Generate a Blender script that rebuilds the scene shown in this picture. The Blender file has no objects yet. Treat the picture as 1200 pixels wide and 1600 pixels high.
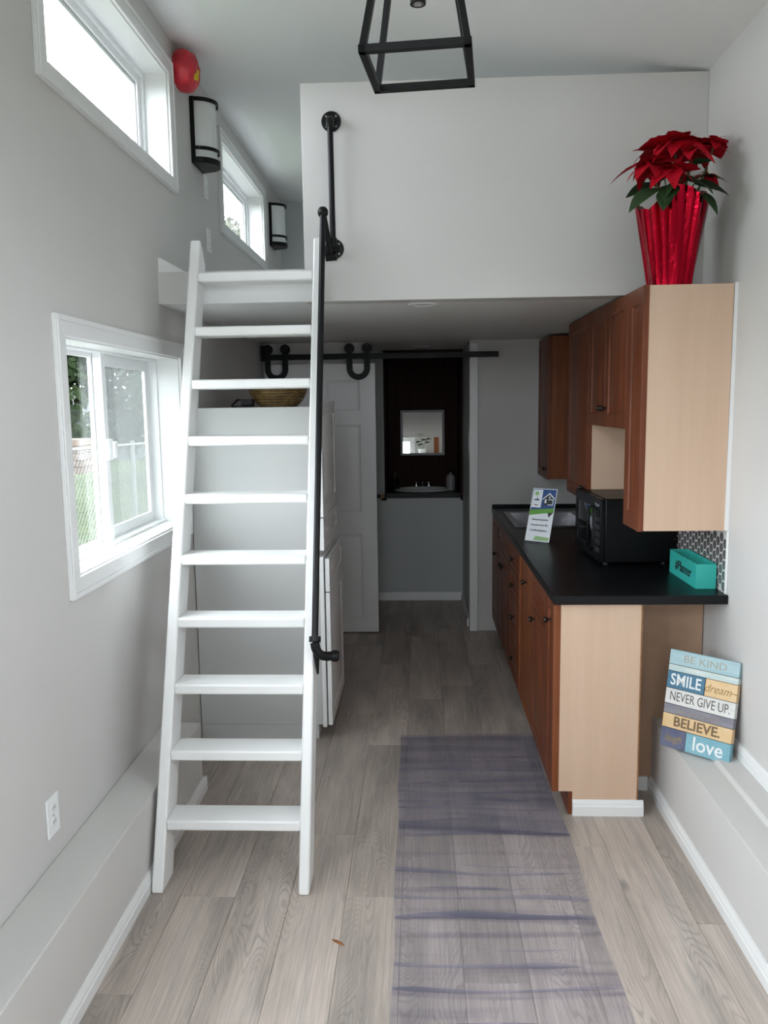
import bpy, math, random
from mathutils import Matrix, Vector, Euler

# ------------------------------------------------------------------ camera, sky, exposure
sc = bpy.context.scene
COL = sc.collection
cam_d = bpy.data.cameras.new('camera'); cam = bpy.data.objects.new('camera', cam_d); COL.objects.link(cam)
cam_d.sensor_fit = 'HORIZONTAL'; cam_d.sensor_width = 36.0; cam_d.lens = 1277.14 / 1200 * 36.0
cam_d.clip_start = 0.05; cam_d.clip_end = 500
def cam_axes(yaw, pitch, roll):
    f = Vector((-math.sin(yaw)*math.cos(pitch), math.cos(yaw)*math.cos(pitch), -math.sin(pitch)))
    r = Vector((math.cos(yaw), math.sin(yaw), 0)); u = r.cross(f)
    c, s = math.cos(roll), math.sin(roll)
    return r*c + u*s, u*c - r*s, f
_r, _u, _f = cam_axes(math.radians(2.5336), math.radians(7.4923), math.radians(-0.797))
m = Matrix.Identity(4)
for i in range(3):
    m[i][0], m[i][1], m[i][2] = _r[i], _u[i], -_f[i]
m[2][3] = 1.62
cam.matrix_world = m
sc.camera = cam

sc.view_settings.view_transform = 'Standard'; sc.view_settings.look = 'None'
sc.view_settings.exposure = 1.50; sc.view_settings.gamma = 1.0; sc.view_settings.use_curve_mapping = False
world = bpy.data.worlds.new('overcast_sky'); sc.world = world; world.use_nodes = True
bg = world.node_tree.nodes['Background']
bg.inputs[0].default_value = (0.965, 0.985, 1.075, 1); bg.inputs[1].default_value = 5.2
sc.cycles.max_bounces = 14; sc.cycles.diffuse_bounces = 6; sc.cycles.glossy_bounces = 5
sc.cycles.transmission_bounces = 8; sc.cycles.transparent_max_bounces = 32
sc.cycles.use_denoising = True; sc.cycles.caustics_reflective = False; sc.cycles.caustics_refractive = False

def portal(name, loc, size, rot):
    l = bpy.data.lights.new(name, 'AREA'); l.shape = 'RECTANGLE'; l.size, l.size_y = size
    l.cycles.is_portal = True
    o = bpy.data.objects.new(name, l); COL.objects.link(o); o.location = loc; o.rotation_euler = rot

# key dimensions (metres; camera stands at x=0 y=0)
XL, XR = -1.085, 1.155          # inner faces of the side walls
YN, YB = -1.0, 6.67             # wall behind the camera, far wall
YLOFT = 3.48; ZLOFT = 2.05; ZDECK = 2.18; YP = 5.74
WT = 0.15
def zceil(x): return 3.233 - (x - XL) * (3.233 - 2.912) / (XR - XL)
H90 = math.pi/2
portal('sky_portal', (XL-WT-0.03, 3.095, 1.467), (0.75, 1.21), (0, -H90, 0))
portal('sky_portal', (XL-WT-0.03, 3.10, 2.84), (0.44, 1.23), (0, -H90, 0))
portal('sky_portal', (XL-WT-0.03, 5.285, 2.85), (0.44, 1.21), (0, -H90, 0))
portal('sky_portal', (XL-WT-0.03, 0.875, 1.525), (1.15, 1.75), (0, -H90, 0))
portal('sky_portal', (XL-WT-0.03, 0.90, 2.84), (0.44, 1.23), (0, -H90, 0))
portal('sky_portal', (XR+WT+0.03, 0.65, 2.085), (0.93, 1.30), (0, H90, 0))
portal('sky_portal', (0.0, YN-WT-0.03, 1.675), (0.9, 0.62), (H90, 0, 0))
portal('sky_portal', (-0.54, YN-WT-0.03, 2.55), (0.8, 0.7), (H90, 0, 0))

# ------------------------------------------------------------------ helpers
class MB:
    def __init__(self): self.v = []; self.f = []
    def add(self, vs, fs):
        n = len(self.v); self.v += [tuple(p) for p in vs]; self.f += [tuple(i+n for i in q) for q in fs]; return self
    def box(self, x0, x1, y0, y1, z0, z1, M=None):
        vs = [Vector((x, y, z)) for x in (x0, x1) for y in (y0, y1) for z in (z0, z1)]
        if M is not None: vs = [M @ p for p in vs]
        return self.add(vs, [(0,1,3,2),(4,6,7,5),(0,4,5,1),(2,3,7,6),(0,2,6,4),(1,5,7,3)])
    def cyl(self, p0, p1, r0, r1=None, n=16):
        r1 = r0 if r1 is None else r1
        p0, p1 = Vector(p0), Vector(p1); d = (p1-p0).normalized()
        a = d.orthogonal().normalized(); b = d.cross(a)
        vs = []
        for p, r in ((p0, r0), (p1, r1)):
            for i in range(n):
                t = 2*math.pi*i/n; vs.append(p + a*math.cos(t)*r + b*math.sin(t)*r)
        fs = [(i, (i+1) % n, n+(i+1) % n, n+i) for i in range(n)] + [tuple(range(n))[::-1], tuple(range(n, 2*n))]
        return self.add(vs, fs)
    def tube(self, pts, r, n=12, closed=False):
        pts = [Vector(p) for p in pts]; N = len(pts); vs = []; a = None
        for i, p in enumerate(pts):
            if closed: d = pts[(i+1) % N] - pts[i-1]
            else: d = pts[min(i+1, N-1)] - pts[max(i-1, 0)]
            d.normalize()
            a = d.orthogonal() if a is None else (a - d*a.dot(d))
            a.normalize(); b = d.cross(a)
            rr = r[i] if isinstance(r, (list, tuple)) else r
            for k in range(n):
                t = 2*math.pi*k/n; vs.append(p + a*math.cos(t)*rr + b*math.sin(t)*rr)
        fs = []
        for i in range(N if closed else N-1):
            j = (i+1) % N
            fs += [(i*n+k, i*n+(k+1) % n, j*n+(k+1) % n, j*n+k) for k in range(n)]
        if not closed: fs += [tuple(range(n))[::-1], tuple(range((N-1)*n, N*n))]
        return self.add(vs, fs)
    def prism(self, poly, axis, a0, a1, M=None):
        # poly lies in the two other axes in xyz order
        def P(q, a):
            c = {'x': (a, q[0], q[1]), 'y': (q[0], a, q[1]), 'z': (q[0], q[1], a)}[axis]
            return M @ Vector(c) if M is not None else Vector(c)
        n = len(poly)
        vs = [P(q, a0) for q in poly] + [P(q, a1) for q in poly]
        return self.add(vs, [(i, (i+1) % n, n+(i+1) % n, n+i) for i in range(n)] + [tuple(range(n))[::-1], tuple(range(n, 2*n))])
    def lathe(self, prof, c, n=32, M=None, caps=False):
        vs = []
        for r, z in prof:
            for k in range(n):
                t = 2*math.pi*k/n; p = Vector((r*math.cos(t), r*math.sin(t), z))
                vs.append((M @ p if M is not None else p) + Vector(c))
        fs = []
        for i in range(len(prof)-1):
            fs += [(i*n+k, i*n+(k+1) % n, (i+1)*n+(k+1) % n, (i+1)*n+k) for k in range(n)]
        if caps: fs += [tuple(range(n))[::-1], tuple(range((len(prof)-1)*n, len(prof)*n))]
        return self.add(vs, fs)
    def grid(self, axis, a0, a1, us, vs_, holes):
        # slab normal to axis between a0 and a1, cut on us/vs_, without the cells inside holes (u0,u1,v0,v1)
        us = sorted(set(us) | {h[i] for h in holes for i in (0, 1)}); vs_ = sorted(set(vs_) | {h[i] for h in holes for i in (2, 3)})
        def solid(i, j):
            if i < 0 or j < 0 or i >= len(us)-1 or j >= len(vs_)-1: return False
            u, v = (us[i]+us[i+1])/2, (vs_[j]+vs_[j+1])/2
            return not any(h[0] < u < h[1] and h[2] < v < h[3] for h in holes)
        def P(a, u, v): return {'x': (a, u, v), 'y': (u, a, v), 'z': (u, v, a)}[axis]
        for i in range(len(us)-1):
            for j in range(len(vs_)-1):
                if not solid(i, j): continue
                u0, u1, v0, v1 = us[i], us[i+1], vs_[j], vs_[j+1]
                self.add([P(a0,u0,v0),P(a0,u1,v0),P(a0,u1,v1),P(a0,u0,v1)], [(0,1,2,3)])
                self.add([P(a1,u0,v0),P(a1,u1,v0),P(a1,u1,v1),P(a1,u0,v1)], [(0,3,2,1)])
                for di, dj, A, B in ((-1,0,(u0,v0),(u0,v1)),(1,0,(u1,v0),(u1,v1)),(0,-1,(u0,v0),(u1,v0)),(0,1,(u0,v1),(u1,v1))):
                    if not solid(i+di, j+dj):
                        self.add([P(a0,*A),P(a0,*B),P(a1,*B),P(a1,*A)], [(0,1,2,3)])
        return self
    def mesh(self, name):
        me = bpy.data.meshes.new(name); me.from_pydata(self.v, [], self.f); me.validate()
        import bmesh
        bm = bmesh.new(); bm.from_mesh(me); bmesh.ops.remove_doubles(bm, verts=bm.verts, dist=1e-5)
        bmesh.ops.recalc_face_normals(bm, faces=bm.faces); bm.to_mesh(me); bm.free()
        me.polygons.foreach_set('use_smooth', [True]*len(me.polygons)); me.set_sharp_from_angle(angle=math.radians(38))
        me.update(); return me

def tag(o, label=None, cat=None, group=None, kind=None):
    for k, v in (('label', label), ('category', cat), ('group', group), ('kind', kind)):
        if v: o[k] = v
    return o
def link(name, me, mat, parent=None, bev=0, local=False):
    o = bpy.data.objects.new(name, me); COL.objects.link(o)
    if mat is not None and not me.materials: me.materials.append(mat)
    if parent is not None:
        o.parent = parent
        if not local:
            M = Matrix.Identity(4); q = parent
            M = q.matrix_basis.copy()
            while q.parent is not None:
                M = q.parent.matrix_basis @ q.matrix_parent_inverse @ M; q = q.parent
            o.matrix_parent_inverse = M.inverted()
    if bev:
        b = o.modifiers.new('edge', 'BEVEL'); b.width = bev; b.segments = 2; b.limit_method = 'ANGLE'; b.angle_limit = math.radians(40)
    return o
def part(name, mb, mat, parent=None, bev=0, local=False): return link(name, mb.mesh(name), mat, parent, bev, local)
def thing(name, label, cat, loc=(0,0,0), rot=(0,0,0), group=None, kind=None):
    o = bpy.data.objects.new(name, None); COL.objects.link(o); o.empty_display_size = 0.05
    o.location = loc; o.rotation_euler = rot
    return tag(o, label, cat, group, kind)
def struct(name, mb, mat, bev=0): 
    return tag(part(name, mb, mat, None, bev), kind='structure')
def bx(*a, **k): return MB().box(*a, **k)
def copy_tree(o, parent=None):
    c = o.copy(); COL.objects.link(c)
    if parent is not None: c.parent = parent
    for ch in list(o.children): copy_tree(ch, c)
    return c
def text(name, s, size, mat, parent, M, align='CENTER', shear=0.0, sx=1.0, bold=0.0, depth=0.0004, local=True):
    cu = bpy.data.curves.new(name, 'FONT'); cu.body = s; cu.size = size; cu.align_x = align; cu.align_y = 'CENTER'
    cu.shear = shear; cu.offset = bold; cu.extrude = depth; cu.resolution_u = 3
    t = bpy.data.objects.new(name, cu); COL.objects.link(t)
    bpy.context.view_layer.update()
    me = bpy.data.meshes.new_from_object(t.evaluated_get(bpy.context.evaluated_depsgraph_get()))
    bpy.data.objects.remove(t); me.name = name
    me.transform(M @ Matrix.Diagonal((sx, 1, 1, 1)))
    me.materials.clear()
    return link(name, me, mat, parent, 0, local)

# ------------------------------------------------------------------ materials
def mat(name, color, rough=0.5, metal=0.0, var=0.0, vscale=6.0, bump=0.0, bscale=60.0, stretch=(1,1,1), spec=None, coat=0.0, color2=None):
    m_ = bpy.data.materials.new(name); m_.use_nodes = True
    nt = m_.node_tree; b = nt.nodes['Principled BSDF']
    b.inputs['Base Color'].default_value = (*color, 1); b.inputs['Roughness'].default_value = rough; b.inputs['Metallic'].default_value = metal
    if spec is not None: b.inputs['Specular IOR Level'].default_value = spec
    if coat: b.inputs['Coat Weight'].default_value = coat
    tc = nt.nodes.new('ShaderNodeTexCoord'); mp = nt.nodes.new('ShaderNodeMapping'); mp.inputs['Scale'].default_value = stretch
    nt.links.new(tc.outputs['Object'], mp.inputs['Vector'])
    if var > 0 or color2:
        n = nt.nodes.new('ShaderNodeTexNoise'); n.inputs['Scale'].default_value = vscale; n.inputs['Detail'].default_value = 5
        nt.links.new(mp.outputs[0], n.inputs['Vector'])
        r = nt.nodes.new('ShaderNodeValToRGB'); r.color_ramp.elements[0].position = 0.3; r.color_ramp.elements[1].position = 0.7
        c2 = color2 if color2 else tuple(min(1, c*(1+var)) for c in color)
        c1 = color if color2 else tuple(c*(1-var) for c in color)
        r.color_ramp.elements[0].color = (*c1, 1); r.color_ramp.elements[1].color = (*c2, 1)
        nt.links.new(n.outputs['Fac'], r.inputs[0]); nt.links.new(r.outputs[0], b.inputs['Base Color'])
    if bump > 0:
        n2 = nt.nodes.new('ShaderNodeTexNoise'); n2.inputs['Scale'].default_value = bscale; n2.inputs['Detail'].default_value = 3
        nt.links.new(mp.outputs[0], n2.inputs['Vector'])
        bp = nt.nodes.new('ShaderNodeBump'); bp.inputs['Strength'].default_value = bump; bp.inputs['Distance'].default_value = 0.004
        nt.links.new(n2.outputs['Fac'], bp.inputs['Height']); nt.links.new(bp.outputs[0], b.inputs['Normal'])
    return m_

def wood(name, c1, c2, scale=(30, 30, 2.0), rough=0.4, coat=0.0, spec=None):
    m_ = mat(name, c1, rough, coat=coat, spec=spec); nt = m_.node_tree; b = nt.nodes['Principled BSDF']
    mp = [n for n in nt.nodes if n.type == 'MAPPING'][0]; mp.inputs['Scale'].default_value = scale
    n = nt.nodes.new('ShaderNodeTexNoise'); n.inputs['Scale'].default_value = 1.0; n.inputs['Detail'].default_value = 7; n.inputs['Roughness'].default_value = 0.6
    nt.links.new(mp.outputs[0], n.inputs['Vector'])
    r = nt.nodes.new('ShaderNodeValToRGB'); r.color_ramp.elements[0].position = 0.32; r.color_ramp.elements[1].position = 0.68
    r.color_ramp.elements[0].color = (*c1, 1); r.color_ramp.elements[1].color = (*c2, 1)
    nt.links.new(n.outputs['Fac'], r.inputs[0]); nt.links.new(r.outputs[0], b.inputs['Base Color'])
    bp = nt.nodes.new('ShaderNodeBump'); bp.inputs['Strength'].default_value = 0.08; bp.inputs['Distance'].default_value = 0.002
    nt.links.new(n.outputs['Fac'], bp.inputs['Height']); nt.links.new(bp.outputs[0], b.inputs['Normal'])
    return m_

def plank_material():
    m_ = bpy.data.materials.new('grey_oak_vinyl'); m_.use_nodes = True
    nt = m_.node_tree; N = nt.nodes; L = nt.links; b = N['Principled BSDF']
    tc = N.new('ShaderNodeTexCoord'); oi = N.new('ShaderNodeObjectInfo')
    comb = N.new('ShaderNodeCombineXYZ')
    for k, mul in enumerate((37.0, 91.0, 53.0)):
        mm = N.new('ShaderNodeMath'); mm.operation = 'MULTIPLY'; mm.inputs[1].default_value = mul
        L.new(oi.outputs['Random'], mm.inputs[0]); L.new(mm.outputs[0], comb.inputs[k])
    add = N.new('ShaderNodeVectorMath'); add.operation = 'ADD'; L.new(tc.outputs['Object'], add.inputs[0]); L.new(comb.outputs[0], add.inputs[1])
    def noise(scale, vec, detail=6, dist=0.0, rough=0.6):
        mp = N.new('ShaderNodeMapping'); mp.inputs['Scale'].default_value = vec; L.new(add.outputs[0], mp.inputs[0])
        n = N.new('ShaderNodeTexNoise'); n.inputs['Scale'].default_value = scale; n.inputs['Detail'].default_value = detail
        n.inputs['Distortion'].default_value = dist; n.inputs['Roughness'].default_value = rough
        L.new(mp.outputs[0], n.inputs['Vector']); return n
    # broad tone patches along the board
    n1 = noise(1.0, (7, 1.3, 1), 4, 0.6)
    r1 = N.new('ShaderNodeValToRGB'); e = r1.color_ramp.elements
    e[0].position = 0.28; e[0].color = (0.325, 0.285, 0.255, 1); e[1].position = 0.72; e[1].color = (0.570, 0.495, 0.440, 1)
    mid = e.new(0.5); mid.color = (0.462, 0.394, 0.345, 1)
    L.new(n1.outputs['Fac'], r1.inputs[0])
    # fine straight grain
    n2 = noise(1.0, (150, 4.0, 1), 5, 0.3)
    r2 = N.new('ShaderNodeValToRGB'); r2.color_ramp.elements[0].position = 0.3; r2.color_ramp.elements[0].color = (0.80, 0.80, 0.80, 1)
    r2.color_ramp.elements[1].position = 0.65; r2.color_ramp.elements[1].color = (1.1, 1.1, 1.1, 1)
    L.new(n2.outputs['Fac'], r2.inputs[0])
    mx = N.new('ShaderNodeMixRGB'); mx.blend_type = 'MULTIPLY'; mx.inputs[0].default_value = 1.0
    L.new(r1.outputs[0], mx.inputs[1]); L.new(r2.outputs[0], mx.inputs[2])
    # cathedral figure: contour lines of a stretched noise
    n3 = noise(1.0, (8.5, 1.5, 1), 1.5, 0.5, 0.4)
    ms = N.new('ShaderNodeMath'); ms.operation = 'MULTIPLY'; ms.inputs[1].default_value = 235.0; L.new(n3.outputs['Fac'], ms.inputs[0])
    sn = N.new('ShaderNodeMath'); sn.operation = 'SINE'; L.new(ms.outputs[0], sn.inputs[0])
    r3 = N.new('ShaderNodeValToRGB'); r3.color_ramp.elements[0].position = 0.25; r3.color_ramp.elements[0].color = (0,0,0,1)
    r3.color_ramp.elements[1].position = 0.95; r3.color_ramp.elements[1].color = (1,1,1,1); L.new(sn.outputs[0], r3.inputs[0])
    n4 = noise(1.0, (6.0, 0.9, 1), 2)   # where the figure shows
    r4 = N.new('ShaderNodeValToRGB'); r4.color_ramp.elements[0].position = 0.46; r4.color_ramp.elements[1].position = 0.60; L.new(n4.outputs['Fac'], r4.inputs[0])
    mk = N.new('ShaderNodeMath'); mk.operation = 'MULTIPLY'; L.new(r3.outputs[0], mk.inputs[0]); L.new(r4.outputs[0], mk.inputs[1])
    mk2 = N.new('ShaderNodeMath'); mk2.operation = 'MULTIPLY'; mk2.inputs[1].default_value = 0.40; L.new(mk.outputs[0], mk2.inputs[0])
    mx2 = N.new('ShaderNodeMixRGB'); L.new(mk2.outputs[0], mx2.inputs[0]); L.new(mx.outputs[0], mx2.inputs[1]); mx2.inputs[2].default_value = (0.20, 0.165, 0.142, 1)
    n6 = noise(1.0, (24, 1.1, 1), 4, 0.8)   # cool grey streaks along the grain
    r6 = N.new('ShaderNodeValToRGB'); r6.color_ramp.elements[0].position = 0.54; r6.color_ramp.elements[0].color = (0,0,0,1)
    r6.color_ramp.elements[1].position = 0.74; r6.color_ramp.elements[1].color = (0.50,0.50,0.50,1); L.new(n6.outputs['Fac'], r6.inputs[0])
    mx6 = N.new('ShaderNodeMixRGB'); L.new(r6.outputs[0], mx6.inputs[0]); L.new(mx2.outputs[0], mx6.inputs[1]); mx6.inputs[2].default_value = (0.225, 0.215, 0.208, 1); mx2 = mx6
    # knots and grey smears
    vo = N.new('ShaderNodeTexVoronoi'); vo.inputs['Scale'].default_value = 1.0; vo.inputs['Randomness'].default_value = 1
    mpv = N.new('ShaderNodeMapping'); mpv.inputs['Scale'].default_value = (3.2, 1.6, 1); L.new(add.outputs[0], mpv.inputs[0]); L.new(mpv.outputs[0], vo.inputs['Vector'])
    r5 = N.new('ShaderNodeValToRGB'); r5.color_ramp.elements[0].position = 0.02; r5.color_ramp.elements[0].color = (0.6,0.6,0.6,1)
    r5.color_ramp.elements[1].position = 0.075; r5.color_ramp.elements[1].color = (0,0,0,1); L.new(vo.outputs['Distance'], r5.inputs[0])
    mx3 = N.new('ShaderNodeMixRGB'); L.new(r5.outputs[0], mx3.inputs[0]); L.new(mx2.outputs[0], mx3.inputs[1]); mx3.inputs[2].default_value = (0.13, 0.125, 0.125, 1)
    # each board its own tone
    hs = N.new('ShaderNodeHueSaturation'); mr = N.new('ShaderNodeMapRange'); mr.inputs[3].default_value = 0.86; mr.inputs[4].default_value = 1.14
    L.new(oi.outputs['Random'], mr.inputs[0]); L.new(mr.outputs[0], hs.inputs['Value']); L.new(mx3.outputs[0], hs.inputs['Color'])
    L.new(hs.outputs[0], b.inputs['Base Color']); b.inputs['Roughness'].default_value = 0.42; b.inputs['Specular IOR Level'].default_value = 0.4
    bp = N.new('ShaderNodeBump'); bp.inputs['Strength'].default_value = 0.12; bp.inputs['Distance'].default_value = 0.001
    L.new(n2.outputs['Fac'], bp.inputs['Height']); L.new(bp.outputs[0], b.inputs['Normal'])
    return m_

def glass_material(name, tint=(0.95, 0.98, 0.97), haze=0.0, haze_col=(0.8,0.82,0.8)):
    m_ = bpy.data.materials.new(name); m_.use_nodes = True; nt = m_.node_tree; N = nt.nodes; L = nt.links
    N.remove(N['Principled BSDF']); out = N['Material Output']
    tr = N.new('ShaderNodeBsdfTransparent'); tr.inputs[0].default_value = (*tint, 1)
    gl = N.new('ShaderNodeBsdfGlossy'); gl.inputs['Roughness'].default_value = 0.02
    lw = N.new('ShaderNodeLayerWeight'); lw.inputs[0].default_value = 0.5
    pw = N.new('ShaderNodeMath'); pw.operation = 'POWER'; pw.inputs[1].default_value = 5.0; L.new(lw.outputs['Facing'], pw.inputs[0])
    fr = N.new('ShaderNodeMath'); fr.operation = 'MULTIPLY_ADD'; fr.inputs[1].default_value = 0.7; fr.inputs[2].default_value = 0.03; L.new(pw.outputs[0], fr.inputs[0])
    mx = N.new('ShaderNodeMixShader'); L.new(fr.outputs[0], mx.inputs[0]); L.new(tr.outputs[0], mx.inputs[1]); L.new(gl.outputs[0], mx.inputs[2])
    last = mx
    if haze:
        df = N.new('ShaderNodeBsdfTranslucent'); df.inputs[0].default_value = (*haze_col, 1)
        m2 = N.new('ShaderNodeMixShader'); m2.inputs[0].default_value = haze
        L.new(mx.outputs[0], m2.inputs[1]); L.new(df.outputs[0], m2.inputs[2]); last = m2
    L.new(last.outputs[0], out.inputs[0]); return m_

def film_material():
    m_ = bpy.data.materials.new('smoky_plastic_film'); m_.use_nodes = True; nt = m_.node_tree; N = nt.nodes; L = nt.links
    b = N['Principled BSDF']; out = N['Material Output']
    b.inputs['Base Color'].default_value = (0.46, 0.46, 0.52, 1); b.inputs['Roughness'].default_value = 0.38
    tr = N.new('ShaderNodeBsdfTransparent'); tr.inputs[0].default_value = (0.885, 0.875, 0.92, 1)
    tc = N.new('ShaderNodeTexCoord'); mp = N.new('ShaderNodeMapping'); mp.inputs['Scale'].default_value = (1.3, 17.0, 1.0); L.new(tc.outputs['Object'], mp.inputs[0])
    nz_ = N.new('ShaderNodeTexNoise'); nz_.inputs['Scale'].default_value = 1.0; nz_.inputs['Detail'].default_value = 4; nz_.inputs['Distortion'].default_value = 0.6; L.new(mp.outputs[0], nz_.inputs['Vector'])
    rp = N.new('ShaderNodeValToRGB'); rp.color_ramp.elements[0].position = 0.30; rp.color_ramp.elements[0].color = (0.70, 0.69, 0.765, 1)
    rp.color_ramp.elements[1].position = 0.52; rp.color_ramp.elements[1].color = (0.905, 0.895, 0.93, 1); L.new(nz_.outputs['Fac'], rp.inputs[0]); L.new(rp.outputs[0], tr.inputs[0])
    mx = N.new('ShaderNodeMixShader'); mx.inputs[0].default_value = 0.13
    L.new(tr.outputs[0], mx.inputs[1]); L.new(b.outputs[0], mx.inputs[2]); L.new(mx.outputs[0], out.inputs[0])
    return m_

M = {}
M['wall'] = mat('warm_grey_paint', (0.595, 0.580, 0.562), 0.62, var=0.02, vscale=2.5, bump=0.06, bscale=140)
M['wall_bath'] = mat('cool_grey_paint', (0.56, 0.58, 0.58), 0.55, bump=0.05, bscale=140)
M['ceiling'] = mat('ceiling_paint', (0.80, 0.805, 0.795), 0.7, bump=0.05, bscale=120)
M['white'] = mat('white_trim_paint', (0.78, 0.78, 0.775), 0.38, bump=0.03, bscale=50)
M['ladder'] = mat('white_ladder_paint', (0.80, 0.80, 0.79), 0.42, var=0.02, vscale=8, bump=0.12, bscale=28, stretch=(1,1,1))
M['vinyl'] = mat('white_vinyl', (0.82, 0.83, 0.83), 0.3)
M['black'] = mat('black_metal', (0.006, 0.006, 0.0065), 0.42, spec=0.22, bump=0.03, bscale=200)
M['blackgloss'] = mat('black_gloss_plastic', (0.004, 0.004, 0.0045), 0.35, spec=0.15)
M['darkglass'] = mat('dark_glass', (0.006, 0.006, 0.007), 0.04)
M['floor'] = plank_material()
M['subfloor'] = mat('dark_joint', (0.10, 0.085, 0.075), 0.8)
M['cherry'] = wood('cherry_stain', (0.105, 0.026, 0.010), (0.190, 0.054, 0.021), rough=0.40, spec=0.3)
M['cherry_light'] = wood('cherry_stain_light', (0.15, 0.042, 0.014), (0.24, 0.074, 0.026), rough=0.42, spec=0.3)
M['maple'] = wood('raw_maple_veneer', (0.58, 0.405, 0.285), (0.63, 0.45, 0.325), scale=(18, 18, 1.2), rough=0.5)
M['maple_shade'] = mat('shaded_maple_panel', (0.40, 0.255, 0.165), 0.6, var=0.06, vscale=12)  # cream panel with its shadow painted in as a tan colour
M['edgeband'] = mat('brown_raw_edge', (0.28, 0.13, 0.05), 0.6, var=0.25, vscale=60)
M['counter'] = mat('black_laminate', (0.006, 0.006, 0.007), 0.34, spec=0.22, bump=0.04, bscale=220)
M['steel'] = mat('brushed_steel', (0.30, 0.29, 0.31), 0.32, metal=1.0)
M['chrome'] = mat('chrome', (0.8, 0.8, 0.8), 0.07, metal=1.0)
M['bronze'] = mat('dark_bronze_knob', (0.025, 0.018, 0.014), 0.35, metal=0.6)
M['sink'] = mat('white_porcelain', (0.72, 0.72, 0.70), 0.12)
M['mirror'] = mat('mirror_silver', (0.92, 0.93, 0.93), 0.0, metal=1.0)
M['greyframe'] = mat('grey_frame', (0.33, 0.33, 0.34), 0.45)
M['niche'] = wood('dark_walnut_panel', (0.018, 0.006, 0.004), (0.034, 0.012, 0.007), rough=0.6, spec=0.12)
M['rawboard'] = mat('raw_drywall', (0.50, 0.53, 0.50), 0.8, var=0.10, vscale=18, stretch=(1,1,0.25))
M['glass'] = glass_material('window_glass')
M['hazeglass'] = glass_material('hazy_window_glass', (0.62, 0.65, 0.63), 0.05, (0.78, 0.82, 0.80))  # reflection and haze on the pane put into its tint and translucency
M['frost'] = mat('frosted_white_glass', (0.74, 0.76, 0.75), 0.35)
M['red'] = mat('red_plastic_film', (0.52, 0.020, 0.035), 0.3, var=0.35, vscale=14, bump=0.9, bscale=30)
M['yellow'] = mat('yellow_sticker', (0.62, 0.44, 0.02), 0.5)
M['foil'] = mat('red_foil', (0.42, 0.005, 0.022), 0.11, metal=1.0, bump=0.22, bscale=34)
M['silver'] = mat('silver_foil', (0.75, 0.75, 0.76), 0.2, metal=1.0)
M['bract'] = mat('red_bract', (0.44, 0.004, 0.016), 0.65, spec=0.12, var=0.22, vscale=18)
M['leaf'] = mat('green_leaf', (0.026, 0.056, 0.020), 0.55, spec=0.25, var=0.25, vscale=20)
M['stem'] = mat('green_stem', (0.09, 0.12, 0.05), 0.6)
M['soil'] = mat('soil', (0.03, 0.022, 0.016), 0.95, bump=0.8, bscale=60)
M['teal'] = mat('teal_paint', (0.035, 0.43, 0.37), 0.45, bump=0.02, bscale=60)
M['tile'] = mat('grey_glass_tile', (0.13, 0.12, 0.12), 0.16, var=0.18, vscale=14)
M['grout'] = mat('white_grout', (0.62, 0.61, 0.59), 0.85)
M['paper'] = mat('white_card', (0.70, 0.72, 0.76), 0.35)
M['blue'] = mat('blue_print', (0.020, 0.060, 0.20), 0.35)
M['green'] = mat('green_print', (0.10, 0.30, 0.035), 0.35)
M['greenlight'] = mat('pale_green_print', (0.24, 0.42, 0.16), 0.35)
M['navy'] = mat('navy_print', (0.020, 0.035, 0.10), 0.4)
M['redink'] = mat('dull_red_ink', (0.22, 0.05, 0.08), 0.4)
M['ink'] = mat('dark_ink', (0.02, 0.02, 0.025), 0.5)
M['acrylic'] = glass_material('clear_acrylic', (0.90, 0.93, 0.94))
M['wicker'] = mat('gold_brown_wicker', (0.135, 0.082, 0.028), 0.4, var=0.5, vscale=40, bump=0.6, bscale=90)
M['film'] = film_material()
M['deadleaf'] = mat('dry_orange_leaf', (0.30, 0.11, 0.035), 0.7, var=0.3, vscale=40)
M['grass'] = mat('lawn_grass', (0.032, 0.045, 0.018), 0.9, spec=0.05, color2=(0.050, 0.066, 0.030), vscale=3.0)
M['galv'] = mat('galvanised_wire', (0.14, 0.14, 0.142), 0.6)
M['bounce_pad'] = mat('pale_bounce_grey', (0.20, 0.195, 0.19), 0.95, var=0.25, vscale=40, spec=0.05)  # for the pad added to steer light bounced off the ground
M['foliage'] = mat('tree_leaves', (0.005, 0.011, 0.004), 0.7, spec=0.1, color2=(0.022, 0.036, 0.013), vscale=2.0)
M['foliage_pale'] = mat('pale_tree_leaves', (0.030, 0.036, 0.014), 0.7, spec=0.1, color2=(0.075, 0.074, 0.034), vscale=1.5)
M['bark'] = mat('bark', (0.10, 0.075, 0.055), 0.9, var=0.3, vscale=10, bump=0.8, bscale=20)
M['siding'] = mat('grey_siding', (0.035, 0.038, 0.040), 0.7)
M['roof'] = mat('dark_shingle', (0.012, 0.013, 0.015), 0.85, var=0.2, vscale=20)
M['timber'] = mat('tan_timber', (0.075, 0.052, 0.038), 0.7, var=0.15, vscale=8)
M['s_sky'] = mat('sign_pale_blue', (0.28, 0.43, 0.47), 0.6, color2=(0.38, 0.51, 0.53), vscale=25, stretch=(0.3,1,2))
M['s_aqua'] = mat('sign_faded_aqua', (0.36, 0.50, 0.50), 0.6, color2=(0.62, 0.64, 0.60), vscale=22, stretch=(0.35,1,3))
M['s_blue'] = mat('sign_denim_blue', (0.045, 0.135, 0.22), 0.6, color2=(0.07, 0.19, 0.28), vscale=25, stretch=(0.3,1,2))
M['s_tan'] = mat('sign_honey_tan', (0.62, 0.42, 0.20), 0.6, color2=(0.70, 0.50, 0.30), vscale=14)
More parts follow.
